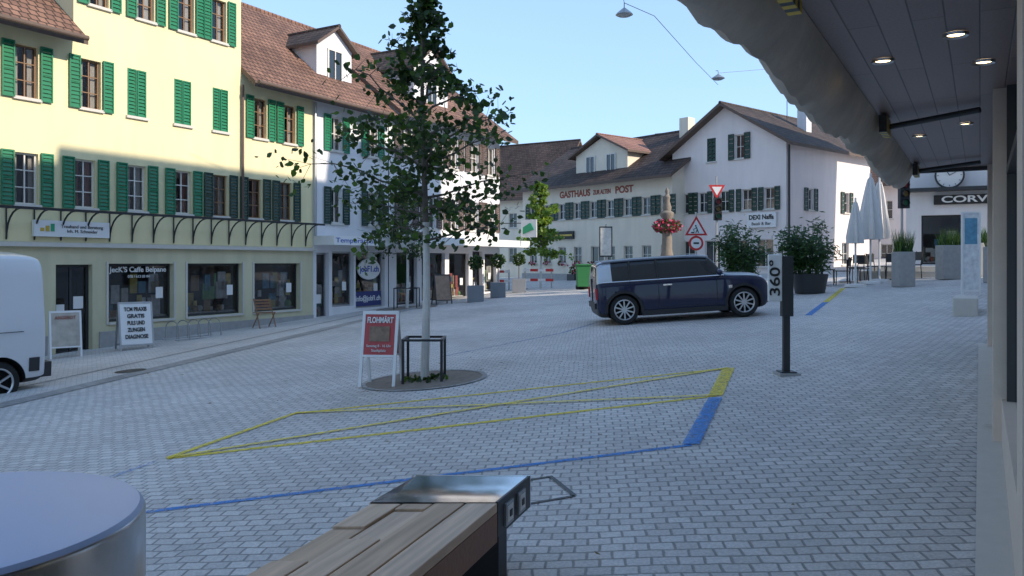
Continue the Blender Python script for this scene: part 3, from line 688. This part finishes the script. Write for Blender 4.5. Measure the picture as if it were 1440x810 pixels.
for i,s_ in enumerate(["TCM PRAXIS","GRATIS","PULS UND","ZUNGEN","DIAGNOSE"]): text(s_,e,sf(.95-i*.16),(rx,0,0),.13,blackt,width=.5 if i in(0,4) else .38,bold=.004)
e,sf,rx=aframe(-10.1,18.0,R(35),.6,1.05,M('poster_mixed',(.45,.40,.34),.6,var=.5,scale=6),white,panel=(.25,.97))
text("ANGEBOT",e,sf(.9),(rx,0,0),.11,redt,width=.42)
e,sf,rx=aframe(-2.6,29.5,R(25),.6,1.1,M('poster_brown',(.3,.2,.14),.6,var=.5,scale=6),dgrey,panel=(.15,.97))
# ---------------------------------------------------------------- info post
e=empty('information_post',gpos(3.28,9.53)); m=MB('post',e)
m.box(-.04,.04,-.03,.03,-.1,.72,dgrey); m.box(-.06,.075,-.045,.045,.70,1.42,dgrey); m.box(-.12,.13,-.14,.14,-.01,.03,stone); m.box(-.09,.1,-.1,.1,.03,.045,dgrey)
m.done(bevel=.006)
m=MB('sign_panel',e); m.box(-.235,-.065,-.06,-.03,.88,1.44,white); m.done(bevel=.012)
text("360°",e,(-.15,-.066,1.16),(R(90),R(-90),0),.17,blackt,width=.42,bold=.002)
# ---------------------------------------------------------------- bench (foreground)
e=empty('park_bench'); m=MB('seat_boards',e)
d=Vector((.33,.945,0)); zt=.49
def BP(a,b,z):
    base=Vector((-.68+.61*a,3.83,0))-d*b; return (base.x,base.y,z)
nb=4
sideb=M('bench_side_wood',(.28,.13,.07),.5,var=.3,scale=5,bump=.2)
def woodmat(name,c):
    m,nt,b=newmat(name); b.inputs['Roughness'].default_value=.6
    tc=N(nt,'ShaderNodeTexCoord'); mp=N(nt,'ShaderNodeMapping'); mp.vector_type='POINT'
    mp0=N(nt,'ShaderNodeMapping'); mp0.inputs['Rotation'].default_value=(0,0,math.atan2(.33,.945)); mp.inputs['Scale'].default_value=(26,1.3,8)
    no=N(nt,'ShaderNodeTexNoise'); no.inputs['Scale'].default_value=1; no.inputs['Detail'].default_value=6; no.inputs['Distortion'].default_value=.5
    nt.links.new(tc.outputs['Object'],mp0.inputs[0]); nt.links.new(mp0.outputs[0],mp.inputs[0]); nt.links.new(mp.outputs[0],no.inputs['Vector'])
    cr=N(nt,'ShaderNodeValToRGB'); cr.color_ramp.elements[0].position=.3; cr.color_ramp.elements[1].position=.7
    cr.color_ramp.elements[0].color=(*[x*.72 for x in c],1); cr.color_ramp.elements[1].color=(*[min(1,x*1.12) for x in c],1)
    nt.links.new(no.outputs['Fac'],cr.inputs[0]); nt.links.new(cr.outputs[0],b.inputs['Base Color'])
    bp=N(nt,'ShaderNodeBump'); bp.inputs['Strength'].default_value=.3; bp.inputs['Distance'].default_value=.004; nt.links.new(no.outputs['Fac'],bp.inputs['Height']); nt.links.new(bp.outputs[0],b.inputs['Normal'])
    return m
woods=[woodmat('bench_board_%d'%i,c) for i,c in enumerate([(.66,.45,.30),(.72,.50,.34),(.62,.42,.27),(.74,.52,.36)])]
for i in range(nb):
    a0=i/nb+.008; a1=(i+1)/nb-.008
    if i==nb-1: a1=1
    zz=zt
    if i>1: m.slab([BP(a0,2.6,zz),BP(a1,2.6,zz),BP(a1,0.003,zz),BP(a0,0.003,zz)],.045,woods[i])
    else:
        br_=.10+.26*(1-i); m.slab([BP(a0,2.6,zz),BP(a1,2.6,zz),BP(a1,br_+.42,zz),BP(a0,br_+.42,zz)],.045,woods[i])
        m.slab([BP(a0,br_+.41,zz-.012),BP(a1,br_+.41,zz-.012),BP(a1,br_,zz-.012),BP(a0,br_,zz-.012)],.04,woods[(i+2)%4])
        m.slab([BP(a0,br_-.01,zz-.002),BP(a1,br_-.01,zz-.002),BP(a1,.003,zz-.002),BP(a0,.003,zz-.002)],.04,woods[(i+1)%4])
m.slab([BP(.02,2.6,zt-.058),BP(.985,2.6,zt-.058),BP(.985,0.0,zt-.058),BP(.02,0.0,zt-.058)],.02,black)
m.done(bevel=.004)
m=MB('side_rail',e); m.slab([BP(.97,2.6,zt-.047),BP(1.0,2.6,zt-.047),BP(1.0,.003,zt-.047),BP(.97,.003,zt-.047)],.14,sideb); m.slab([BP(0,2.6,zt-.047),BP(.03,2.6,zt-.047),BP(.03,.003,zt-.047),BP(0,.003,zt-.047)],.14,sideb); m.done()
m=MB('steel_cap',e)
mirror=M('polished_steel',(.66,.68,.70),.14,metal=1,var=.25,scale=2,bump=.05,bscale=5)
K=10; rows=[]
for k in range(K+1):
    q=k/K; b=-.5*q; z=zt+.003-.016*math.sin(math.pi*q)
    rows.append((BP(0.0,b,z),BP(.985,b,z)))
for k in range(K): m.poly([rows[k][0],rows[k][1],rows[k+1][1],rows[k+1][0]],mirror)
m.done(smooth=True)
m=MB('steel_cap_sides',e)
m.slab([BP(.985,0,zt+.005),BP(1.005,0,zt+.005),BP(1.005,-.5,zt+.005),BP(.985,-.5,zt+.005)],.17,dgrey)
m.slab([BP(-.01,0,zt+.001),BP(0.0,0,zt+.001),BP(0.0,-.5,zt+.001),BP(-.01,-.5,zt+.001)],.17,mirror)
m.slab([BP(-.01,-.5,zt+.005),BP(1.005,-.5,zt+.005),BP(1.005,-.51,zt+.005),BP(-.01,-.51,zt+.005)],.17,mirror)
m.slab([BP(0,0,zt-.09),BP(.98,0,zt-.09),BP(.98,-.5,zt-.09),BP(0,-.5,zt-.09)],.08,dgrey)
m.done()
m=MB('power_sockets',e)
for b in (-.14,-.33):
    c0=Vector(BP(1.006,b,zt-.085)); n_=Vector((.945,-.33,0))
    for (w_,h_,t_,mt) in ((.055,.055,.012,galv),(.038,.038,.016,white),(.016,.016,.02,black)):
        q=[c0+d*sx*w_+Vector((0,0,sz*h_)) for sx,sz in((-1,-1),(1,-1),(1,1),(-1,1))]
        q2=[p+n_*t_ for p in q]; m.mesh(q+q2,[(4,5,6,7),(0,1,5,4),(1,2,6,5),(2,3,7,6),(3,0,4,7)],mt)
m.done()
m=MB('legs',e)
for b in (-.2,1.3,2.4): m.slab([BP(.2,b+.06,zt-.18),BP(.93,b+.06,zt-.18),BP(.93,b-.06,zt-.18),BP(.2,b-.06,zt-.18)],.5,black)
m.done()
# ---------------------------------------------------------------- litter bin foreground
e=empty('litter_bin',gpos(-1.13,1.54)); m=MB('body',e)
binlid=M('bin_lid_sky_tint',(.48,.56,.76),.4,var=.04,scale=2); h=1.15-gz(-1.13,1.54)  # blue of the reflected sky is put into the lid's base colour
m.lathe([(.001,h),(.35,h),(.372,h-.003),(.38,h-.012)],(0,0,0),'z',binlid,96); m.lathe([(.38,h-.012),(.384,h-.02),(.384,h-.16),(.375,h-.17)],(0,0,0),'z',steel,96); m.lathe([(.36,h-.17),(.36,0)],(0,0,0),'z',dgrey,48)
m.done(smooth=True)
# ---------------------------------------------------------------- cars
def loft(name,parent,S,mats,pickmat,sub=2):
    vs=[];fs=[];fm=[]
    ring=[]
    for (x,zb,zl,zt_,w_,wt) in S:
        half=[(0.0,zb),(w_*.86,zb),(w_,zb+.09),(w_*1.005,(zb+zl)*.5),(w_*.985,zl),(wt,zt_-.045),(wt*.8,zt_),(0.0,zt_+.012)]
        pts=[(x,-y,z) for y,z in half]+[(x,y,z) for y,z in reversed(half[1:-1])]
        ring.append(pts); 
    n=len(ring[0])
    for r_ in ring: vs+=r_
    for i in range(len(ring)-1):
        for j in range(n):
            k=(j+1)%n; fs.append((i*n+j,(i+1)*n+j,(i+1)*n+k,i*n+k)); jj=j if j<7 else 13-j; fm.append(pickmat(i,jj))
    fs.append(tuple(range(n))); fm.append(0); fs.append(tuple(reversed(range((len(ring)-1)*n,len(ring)*n)))); fm.append(0)
    me=bpy.data.meshes.new(name); me.from_pydata(vs,[],fs)
    for m_ in mats: me.materials.append(m_)
    me.polygons.foreach_set('material_index',fm); me.polygons.foreach_set('use_smooth',[True]*len(fs))
    bm=bmesh.new(); bm.from_mesh(me); bmesh.ops.recalc_face_normals(bm,faces=bm.faces)
    cl=bm.edges.layers.float.new('crease_edge')
    bm.verts.ensure_lookup_table()
    for ed in bm.edges:
        a_,b_=ed.verts[0].index,ed.verts[1].index
        if a_%n==b_%n:
            j=a_%n; jj=j if j<=7 else 14-j
            if jj==4: ed[cl]=.75
            if jj==5: ed[cl]=.45
            if jj==1: ed[cl]=.5
        if len(ed.link_faces)==2 and ed.link_faces[0].material_index!=ed.link_faces[1].material_index: ed[cl]=max(ed[cl],.6)
    bm.to_mesh(me); bm.free()
    o=bpy.data.objects.new(name,me); scene.collection.objects.link(o); o.parent=parent
    md=o.modifiers.new('sub','SUBSURF'); md.levels=sub; md.render_levels=sub
    return o
cutm=M('wheel_well',(.01,.01,.01),.9)
def cut(o,parent,xs,r_,zc,w_):
    m=MB('arch_cutter',parent)
    for x in xs:
        for s_ in(-1,1): m.cyl((x,s_*(w_-.24),zc),(x,s_*(w_+.15),zc),r_,r_,cutm,36)
    c_=m.done(weld=True); bpy.context.view_layer.update()
    md=o.modifiers.new('arch','BOOLEAN'); md.operation='DIFFERENCE'; md.object=c_; md.solver='EXACT'
    if cutm.name not in [q.name for q in o.data.materials]: o.data.materials.append(cutm)
    bpy.context.view_layer.objects.active=o; o.select_set(True)
    for q in list(o.modifiers): bpy.ops.object.modifier_apply(modifier=q.name)
    o.select_set(False); bpy.data.objects.remove(c_)
alloy=M('alloy_wheel',(.62,.62,.63),.3,metal=.85)
def wheel(parent,x,y,r_,w_=.19,side=-1,spokes=10,name='wheel'):
    m=MB(name,parent,Matrix.Translation((x,y,r_)))
    h=w_/2
    m.lathe([(r_*.66,-h),(r_*.9,-h),(r_*.98,-h*.75),(r_,-h*.4),(r_,h*.4),(r_*.98,h*.75),(r_*.9,h),(r_*.66,h)],(0,0,0),'y',rubber,40)
    m.lathe([(r_*.67,side*h*.98),(r_*.62,side*h*.85),(r_*.60,side*h*.2),(.001,side*h*.15)],(0,0,0),'y',cutm,32)
    m.lathe([(r_*.70,side*h*1.01),(r_*.66,side*h*1.06),(r_*.62,side*h*.9)],(0,0,0),'y',alloy,40)
    m.lathe([(.001,side*h*.95),(r_*.13,side*h*.95),(r_*.16,side*h*.6)],(0,0,0),'y',alloy,20)
    T=m.T
    for i in range(spokes):
        m.T=T@Matrix.Rotation(2*math.pi*i/spokes,4,'Y'); a_,b_=sorted((side*h*.92,side*h*.6)); m.box(-r_*.045,r_*.045,a_,b_,r_*.1,r_*.65,alloy)
    m.T=T; m.done(smooth=True)
cx,cy=3.68,17.75
car=empty('parked_car',(cx,cy,gz(cx,cy)),0,ry=-math.atan(.066))
cblue=M('car_paint_blue',(.004,.009,.042),.35,var=.03,coat=.8,spec=.3); cglass=M('car_glass',(.008,.01,.012),.05,spec=.6,var=.05); chrome=M('chrome',(.75,.75,.76),.12,metal=1); silverp=M('silver_paint',(.5,.52,.54),.3,metal=.7,coat=.6)
S=[(-1.85,.40,.84,.91,.72,.62),(-1.83,.25,.89,1.06,.79,.68),(-1.79,.18,.90,1.31,.82,.66),(-1.71,.16,.905,1.365,.83,.65),(-1.50,.16,.905,1.385,.835,.645),(-1.0,.16,.905,1.395,.84,.645),(-.3,.16,.905,1.40,.845,.645),(.40,.16,.905,1.385,.845,.64),(.62,.16,.905,1.35,.845,.63),(.76,.16,.905,1.20,.845,.66),(.90,.16,.91,1.01,.845,.71),(1.0,.16,.895,.965,.845,.72),(1.42,.16,.885,.95,.845,.70),(1.68,.18,.835,.91,.82,.66),(1.81,.22,.74,.82,.77,.59),(1.87,.34,.58,.65,.68,.5)]
def pick(i,j):
    if j==4 and 4<=i<=9: return 1
    if j==4 and i in (1,2,3): return 3
    if j in(5,6) and i in(8,9): return 1
    if j in(5,6) and i in(1,): return 1
    if j in(0,) : return 2
    if j==1: return 2
    return 0
body=loft('body',car,S,[cblue,cglass,black,silverp],pick)
cut(body,car,(-1.27,1.28),.355,.315,.82)
for x in(-1.27,1.28):
    wheel(car,x,-.745,.315,side=-1); wheel(car,x,.745,.315,side=1)
    for s_ in(-1,1):
        m=MB('wheel_arch_trim',car); n=24
        for i in range(n):
            a0=R(-8)+R(196)*i/n; a1=R(-8)+R(196)*(i+1)/n
            P=lambda t,r_,y:(x+r_*math.cos(t),y,.315+r_*math.sin(t))
            m.mesh([P(a0,.352,s_*.80),P(a0,.352,s_*.853),P(a0,.41,s_*.853),P(a0,.41,s_*.80),P(a1,.352,s_*.80),P(a1,.352,s_*.853),P(a1,.41,s_*.853),P(a1,.41,s_*.80)],[(1,2,6,5),(0,1,5,4),(2,3,7,6)],black)
        m.done()
m=MB('trim',car)
for s_ in(-1,1):
    m.tube([(-1.72,s_*.832,.918),(-.3,s_*.84,.918),(.88,s_*.838,.921)],.012,chrome,6)
    for x in(-.52,.72): m.tube([(x,s_*.852,.32),(x,s_*.853,.58),(x,s_*.838,.89)],.005,black,4)
    m.tube([(-.52,s_*.852,.32),(.72,s_*.852,.32)],.005,black,4)
    m.box(-.42,-.24,s_*.86-.012,s_*.86+.012,.78,.81,chrome)
    m.tube([(-.52,s_*.835,.915),(-.52,s_*.68,1.33)],.02,black,5); m.tube([(-1.12,s_*.83,.915),(-1.10,s_*.68,1.33)],.02,black,5)
    m.ball((.76,s_*.95,.99),.1,cblue,(.7,1,.62),8); m.tube([(.8,s_*.84,.93),(.8,s_*.93,.96)],.02,black,5)
    m.ball((1.70,s_*.66,.73),.13,M('headlamp',(.7,.72,.75),.1,coat=1),(.55,.75,1),8)
    m.box(-1.86,-1.80,s_*.74-.05,s_*.74+.05,.56,.80,redp)
    m.box(.96,1.04,s_*.852-.01,s_*.852+.01,.64,.70,chrome)
    m.tube([(-1.68,s_*.665,1.36),(-1.0,s_*.665,1.38),(.3,s_*.66,1.375),(.60,s_*.65,1.335)],.02,silverp,6)
    m.box(-.9,.92,s_*.845-.014,s_*.845+.014,.17,.28,black)
m.box(-1.88,-1.80,-.66,.66,.36,.48,black); m.box(1.86,1.905,-.45,.45,.26,.48,black); m.box(1.895,1.91,-.25,.25,.31,.42,white); m.box(-1.865,-1.84,-.01,.01,.5,1.0,black)
for z in(.56,.60,.64): m.box(1.83,1.875,-.33,.33,z,z+.015,chrome)
m.done(smooth=True)
# van
va=math.atan2(.8666,.499)
vx,vy=-7.6,13.0
n_=Vector((-.8666,.499,0))*.98; ax=Vector((.499,.8666,0))
oc=Vector((vx,vy,0))+n_-ax*2.5
van=empty('delivery_van',(oc.x,oc.y,gz(oc.x,oc.y)),va,rx=math.atan(.06))
vw=M('van_white_paint',(.76,.76,.77),.3,coat=.6,var=.02)
S=[(-2.55,.45,.9,1.0,.80,.70),(-2.50,.34,1.0,1.15,.92,.8),(-2.2,.3,1.15,1.35,.97,.86),(-1.75,.3,1.2,1.45,.98,.86),(-1.2,.3,1.22,2.25,.985,.82),(-.8,.3,1.22,2.36,.985,.82),(0,.3,1.22,2.38,.985,.83),(1.8,.3,1.22,2.38,.985,.83),(2.36,.3,1.22,2.36,.985,.83),(2.46,.32,1.22,2.28,.97,.81),(2.5,.42,1.2,1.9,.93,.79)]
def pickv(i,j):
    if j==4 and i in(3,4): return 1
    if j in(5,6) and i==3: return 1
    if j in(0,1): return 2
    return 0
body=loft('body',van,S,[vw,cglass,dgrey],pickv)
cut(body,van,(-1.75,1.75),.41,.36,.98)
for x in(-1.75,1.75):
    wheel(van,x,-.86,.35,side=-1,spokes=6); wheel(van,x,.86,.35,side=1,spokes=6)
m=MB('bumper_and_trim',van); m.box(2.36,2.58,-.96,.96,.38,.62,dgrey); m.box(-2.6,-2.4,-.9,.9,.38,.7,dgrey)
for s_ in(-1,1):
    m.box(-1.3,1.3,s_*.995-.015,s_*.995+.015,.62,.74,dgrey); m.box(2.2,2.36,s_*.985-.02,s_*.985+.02,.5,.72,dgrey)
    m.tube([(.2,s_*.995,.5),(.2,s_*.997,1.2),(.2,s_*.9,2.2)],.006,black,4)
    m.tube([(2.1,s_*.996,1.15),(-.6,s_*.996,1.15)],.008,black,4)
m.done(bevel=.02)
# ---------------------------------------------------------------- street furniture
m=MB('bicycle_rack'); T=Matrix.Translation(gpos(-8.35,21.0))@Matrix.Rotation(ANG,4,'Z'); m.T=T
for i in range(5):
    x=i*.33-.7
    pts=[(x,-.25,0)]+[(x,-.25+.25*(1-math.cos(R(18*k))),.32+.18*math.sin(R(18*k))) for k in range(0,11)]+[(x,.25,0)]
    m.tube(pts,.014,galv,6)
m.tube([(-.8,-.25,.03),(.75,-.25,.03)],.015,galv,6); m.tube([(-.8,.25,.03),(.75,.25,.03)],.015,galv,6); m.done()
e=empty('folding_chair',gpos(-7.25,23.3),R(40)); m=MB('frame',e); wc=M('chair_wood',(.28,.15,.08),.6,var=.2)
for s_ in(-.24,.24):
    m.tube([(s_,-.28,0),(s_,.2,.85)],.018,wc,6); m.tube([(s_,.25,0),(s_,-.2,.45)],.018,wc,6)
for i in range(6): m.box(-.25,.25,-.24+i*.08,-.24+i*.08+.055,.43,.45,wc)
for i in range(4): z=.52+i*.085; yy=-.28+.48*z/.85; m.box(-.24,.24,yy-.03,yy-.012,z,z+.05,wc)
m.done()
def sign_post(name,x,y,h): 
    e=empty(name,gpos(x,y)); m=MB('pole',e); m.cyl((0,0,-.1),(0,0,h),.035,.035,galv,10); m.done(); return e
def tri(m,cz,s,up,mat,y0,y1):
    hh=s*.866; k=1 if up else -1
    m.prism([(-s/2,cz-k*hh/3),(s/2,cz-k*hh/3),(0,cz+k*hh*2/3)],y0,y1,mat)
e=sign_post('traffic_sign',6.0,26,2.65); zb=-gz(6,26)
m=MB('warning_triangle',e); cz=1.65-(322-368)*26/1120+zb; s=.74
tri(m,cz,s,True,redp,-.07,-.045); tri(m,cz,s*.72,True,white,-.076,-.0705)
m.T=Matrix.Translation((0,-.077,cz-.02)); m.ball((-.02,0,.12),.028,black,(1,.2,1),6); m.tube([(-.01,0,.09),(.03,0,0)],.018,black,5); m.tube([(.03,0,0),(-.02,0,-.11)],.016,black,5); m.tube([(.03,0,0),(.07,0,-.11)],.016,black,5); m.tube([(0,0,.06),(-.08,0,0)],.011,black,5); m.tube([(-.11,0,.03),(-.06,0,-.09)],.009,black,4); m.box(-.17,-.07,-.003,.003,-.12,-.08,black)
m.T=Matrix(); m.done()
m=MB('prohibition_disc',e); cz=1.65-(342-368)*26/1120+zb
m.lathe([(.001,-.05),(.24,-.05),(.24,-.035)],(0,0,cz),'y',redp,32); m.lathe([(.001,-.056),(.17,-.056)],(0,0,cz),'y',white,32); m.box(-.09,.09,-.06,-.057,cz-.03,cz+.03,black); m.done()
e=sign_post('yield_sign',7.7,30,4.1); m=MB('plate',e); zb=-gz(7.7,30); cz=1.65+101*30/1120+zb
tri(m,cz,.62,False,redp,-.07,-.045); tri(m,cz,.38,False,white,-.076,-.0705); m.done()
def traffic_light(x,y,ztop):
    e=sign_post('traffic_light',x,y,ztop-gz(x,y)); m=MB('signal_head',e); z1=ztop-gz(x,y)
    m.box(-.14,.14,-.2,-.03,z1-.85,z1,black)
    for i,c_ in enumerate(((.25,.02,.02),(.2,.12,.02),(.02,.12,.05))):
        cz=z1-.15-.27*i; m.lathe([(.001,-.205),(.095,-.205)],(0,0,cz),'y',M('lens_%d_%d'%(i,int(x)),c_,.3),18); m.lathe([(.1,-.3),(.105,-.2)],(0,0,cz),'y',black,18)
    m.done()
traffic_light(7.72,30.0,4.05); traffic_light(11.75,24,4.1); 
e=empty('fountain',gpos(5.84,30)); m=MB('column_and_basin',e)
m.lathe([(.001,.9),(1.1,.9),(1.15,.95),(1.2,.95),(1.2,0)],(0,0,0),'z',stone,8); m.lathe([(.3,.0),(.26,1.2),(.2,1.4),(.17,2.6),(.26,2.75),(.26,2.85),(.12,2.95)],(0,0,0),'z',statue,16)
m.lathe([(.14,2.9),(.17,3.05),(.1,3.3),(.13,3.45),(.06,3.55),(.085,3.66),(.03,3.78)],(0,0,0),'z',statue,12); m.done(smooth=True)
m=MB('flower_basket',e); fl2=fl+[lg[1],lg[2]]
for i in range(800):
    v=Vector((random.gauss(0,1),random.gauss(0,1),random.gauss(0,1))).normalized(); m.leaf(Vector((0,0,2.35))+Vector((v.x*.55,v.y*.55,v.z*.28))*random.uniform(.6,1.05),.1,random.choice(fl2))
m.done()
def barrier(x0,y0,x1,y1):
    e=empty('construction_barrier',gpos(x0,y0),math.atan2(y1-y0,x1-x0)); m=MB('planks',e); L_=math.hypot(x1-x0,y1-y0); n=int(L_/.33)
    for z in(.4,.85):
        for i in range(n): m.box(i*L_/n,(i+1)*L_/n,-.015,.015,z,z+.12,redp if i%2 else white)
    for x in(.1,L_-.1): m.box(x-.03,x+.03,.016,.06,-.05,1.0,galv); m.box(x-.05,x+.05,-.3,.3,-.03,.05,dgrey)
    m.done()
barrier(.5,37,1.9,36.6); barrier(3.4,35.8,4.6,35.3); barrier(-.9,38.5,-.1,37.7)
e=empty('wheelie_bin',gpos(3.0,33.5)); m=MB('body',e); gb_=M('bin_green',(.03,.17,.05),.5); m.prism([(-.27,.12),(.27,.12),(.31,1.0),(-.31,1.0)],-.3,.3,gb_); m.box(-.33,.33,-.35,.33,1.0,1.07,gb_); m.cyl((-.3,.25,.1),(.3,.25,.1),.1,.1,black,12); m.done(bevel=.02)
e=sign_post('notice_frame',4.0,34,2.7); m=MB('board',e); m.box(-.28,.28,-.05,-.01,1.3,2.6,dgrey); m.box(-.23,.23,-.056,-.0505,1.36,2.54,goods[0]); m.done()
canvas=M('parasol_canvas',(.72,.69,.66),.85,var=.08,scale=6,bump=.3,bscale=15)
def parasol(x,y,z0,z1,r_):
    e=empty('closed_parasol',gpos(x,y)); g_=gz(x,y); m=MB('canvas',e); vs=[];K=16;n=28
    for k in range(K+1):
        q=k/K; rr=r_*(.12+.95*(1-q)**.75 if q<1 else .02)
        if k<2: rr*=.9
        for i in range(n):
            t=2*math.pi*i/n; rr2=rr*(1+.28*math.cos(t*7+q)); vs.append((rr2*math.cos(t),rr2*math.sin(t),z0-g_+(z1-z0)*q))
    m.mesh(vs,[(k*n+i,k*n+(i+1)%n,(k+1)*n+(i+1)%n,(k+1)*n+i) for k in range(K) for i in range(n)],canvas); m.done(smooth=True)
    m=MB('pole_and_base',e); m.cyl((0,0,0),(0,0,z1-g_+.08),.03,.03,white,10); m.lathe([(.001,.1),(.3,.08),(.32,0)],(0,0,0),'z',white,20); m.done()
parasol(11.25,25,2.35,4.35,.33); parasol(10.35,24,2.2,3.5,.22); parasol(11.9,25.8,2.4,4.3,.3)
def cafe(x,y,rot):
    e=empty('cafe_chair',gpos(x,y),rot); m=MB('frame',e)
    for sx in(-.21,.21):
        for sy in(-.21,.21): m.tube([(sx,sy,0),(sx*.9,sy*.9,.45)],.015,black,5)
        m.tube([(sx*.9,.19,.45),(sx*.9,.26,.9)],.015,black,5)
    m.box(-.22,.22,-.22,.22,.44,.47,black); m.box(-.2,.2,.215,.24,.6,.88,black); m.done()
def table(x,y):
    e=empty('cafe_table',gpos(x,y)); m=MB('table',e); m.lathe([(.001,.76),(.38,.76),(.38,.73)],(0,0,0),'z',dgrey,24); m.cyl((0,0,0),(0,0,.74),.03,.03,black,8); m.lathe([(.001,.04),(.24,.02),(.25,0)],(0,0,0),'z',black,16); m.done()
for x,y in((9.9,25.5),(11.2,26.6),(12.6,26.3)):
    table(x,y)
    for k in range(3): a_=k*2.1+x; cafe(x+.62*math.cos(a_),y+.62*math.sin(a_),a_-R(90))
def planter(x,y,w_,h_,gh_):
    e=empty('stone_planter',gpos(x,y)); m=MB('box',e); m.box(-w_/2,w_/2,-.25,.25,0,h_,stone); m.done(bevel=.015); m=MB('grass_plant',e)
    for i in range(260):
        X=random.uniform(-w_/2,w_/2)*.9; Y=random.uniform(-.2,.2); a_=random.uniform(0,6.28); tip=Vector((X+.15*math.cos(a_),Y+.15*math.sin(a_),h_+gh_*random.uniform(.5,1))); s_=Vector((math.sin(a_),math.cos(a_),0))*.012
        b0=Vector((X,Y,h_-.02)); m.poly([b0-s_,b0+s_,tip],random.choice(lb+ly[1:]))
    m.done()
planter(11.2,22.8,.45,1.0,.7); planter(13.6,24.6,.8,1.05,.6); planter(14.8,25.2,.8,1.05,.6); planter(13.3,22.0,.3,1.0,.5)
m=MB('terrace_steps'); m.T=Matrix.Translation((14.6,29.5,gz(14.2,27.2)))@Matrix.Rotation(math.atan2(-.46,.89),4,'Z'); m.box(-1.4,9,-3.2,-.01,-.3,.16,stone_l); m.box(-1.0,9,-2.8,-.01,.16,.32,stone_l); m.done()
m=MB('stone_block'); m.T=Matrix.Translation(gpos(8.55,15.0))@Matrix.Rotation(RA,4,'Z'); m.box(-.7,.7,-.2,.2,-.05,.3,stone_l); m.done(bevel=.02)
e=empty('notice_board',gpos(10.6,18.4),R(-15)); m=MB('frame',e); m.box(-.2,-.16,-.03,.03,0,1.95,white); m.box(.16,.2,-.03,.03,0,1.95,white); m.box(-.16,.16,-.03,.03,1.91,1.95,white); m.box(-.16,.16,-.03,.03,.1,.14,white); m.box(-.16,.16,-.01,.01,.14,1.91,goods[4]); m.box(-.13,.13,-.014,-.0105,1.2,1.8,goods[2]); m.done()
e=empty('suspended_street_lamp',(3.1,22,8.5)); m=MB('lamp_and_wires',e)
m.lathe([(.03,.16),(.08,.12),(.2,.02),(.24,-.03),(.16,-.07),(.001,-.1)],(0,0,0),'z',galv,20); m.tube([(0,0,.15),(0,0,.3)],.012,black,5)
m.tube([(-1.3,-5,2.2),(0,0,.3)],.009,black,4); m.tube([(0,0,.3),(1.1,1.5,.4),(3.6,7,.4),(5.7,12,.7)],.009,black,4); m.done(smooth=True)
e=empty('suspended_street_lamp',(8.8,34,9.5)); m=MB('lamp_and_wires',e); m.lathe([(.03,.16),(.08,.12),(.24,.02),(.28,-.03),(.16,-.09),(.001,-.12)],(0,0,0),'z',galv,20); m.tube([(0,0,.15),(0,0,.3),(-.1,0,.3)],.012,black,5); m.tube([(0,0,.2),(9,3,1.6)],.009,black,4); m.done(smooth=True)
# ---------------------------------------------------------------- light
sun_az=Vector((.90,-.43)).normalized(); el=R(27)
sd=Vector((sun_az.x*math.cos(el),sun_az.y*math.cos(el),math.sin(el)))
l=bpy.data.lights.new('sun','SUN'); l.energy=5; l.angle=R(.5); l.color=(1,.89,.74)
lo=bpy.data.objects.new('sun',l); scene.collection.objects.link(lo); lo.rotation_euler=sd.to_track_quat('Z','Y').to_euler()
wd=bpy.data.worlds.new('World'); scene.world=wd; wd.use_nodes=True; nt=wd.node_tree; bg=nt.nodes['Background']
sk=nt.nodes.new('ShaderNodeTexSky'); sk.sky_type='NISHITA'; sk.sun_disc=False; sk.sun_elevation=el; sk.sun_rotation=math.atan2(sun_az.x,sun_az.y); sk.air_density=1.0; sk.dust_density=.3; sk.ozone_density=1.0
# soft shoulder so the bright horizon haze keeps its blue: c -> c*s / (1 + c*s*k), per channel, in all directions
sc=N(nt,'ShaderNodeVectorMath',operation='SCALE'); sc.inputs['Scale'].default_value=.80
k=N(nt,'ShaderNodeVectorMath',operation='MULTIPLY'); k.inputs[1].default_value=(.95,.58,.36)
ad=N(nt,'ShaderNodeVectorMath',operation='ADD'); ad.inputs[1].default_value=(1,1,1)
dv=N(nt,'ShaderNodeVectorMath',operation='DIVIDE')
nt.links.new(sk.outputs[0],sc.inputs[0]); nt.links.new(sc.outputs[0],k.inputs[0]); nt.links.new(k.outputs[0],ad.inputs[0]); nt.links.new(sc.outputs[0],dv.inputs[0]); nt.links.new(ad.outputs[0],dv.inputs[1])
nt.links.new(dv.outputs[0],bg.inputs[0]); bg.inputs[1].default_value=.80
scene.view_settings.view_transform='Standard'; scene.view_settings.look='None'; scene.view_settings.exposure=0
cam=bpy.data.cameras.new('camera'); co=bpy.data.objects.new('camera',cam); scene.collection.objects.link(co); scene.camera=co
co.location=(0,0,1.65); co.rotation_euler=(R(90),0,0); cam.lens=28; cam.sensor_width=36; cam.shift_y=-37/1440; cam.clip_end=2000; cam.clip_start=.05
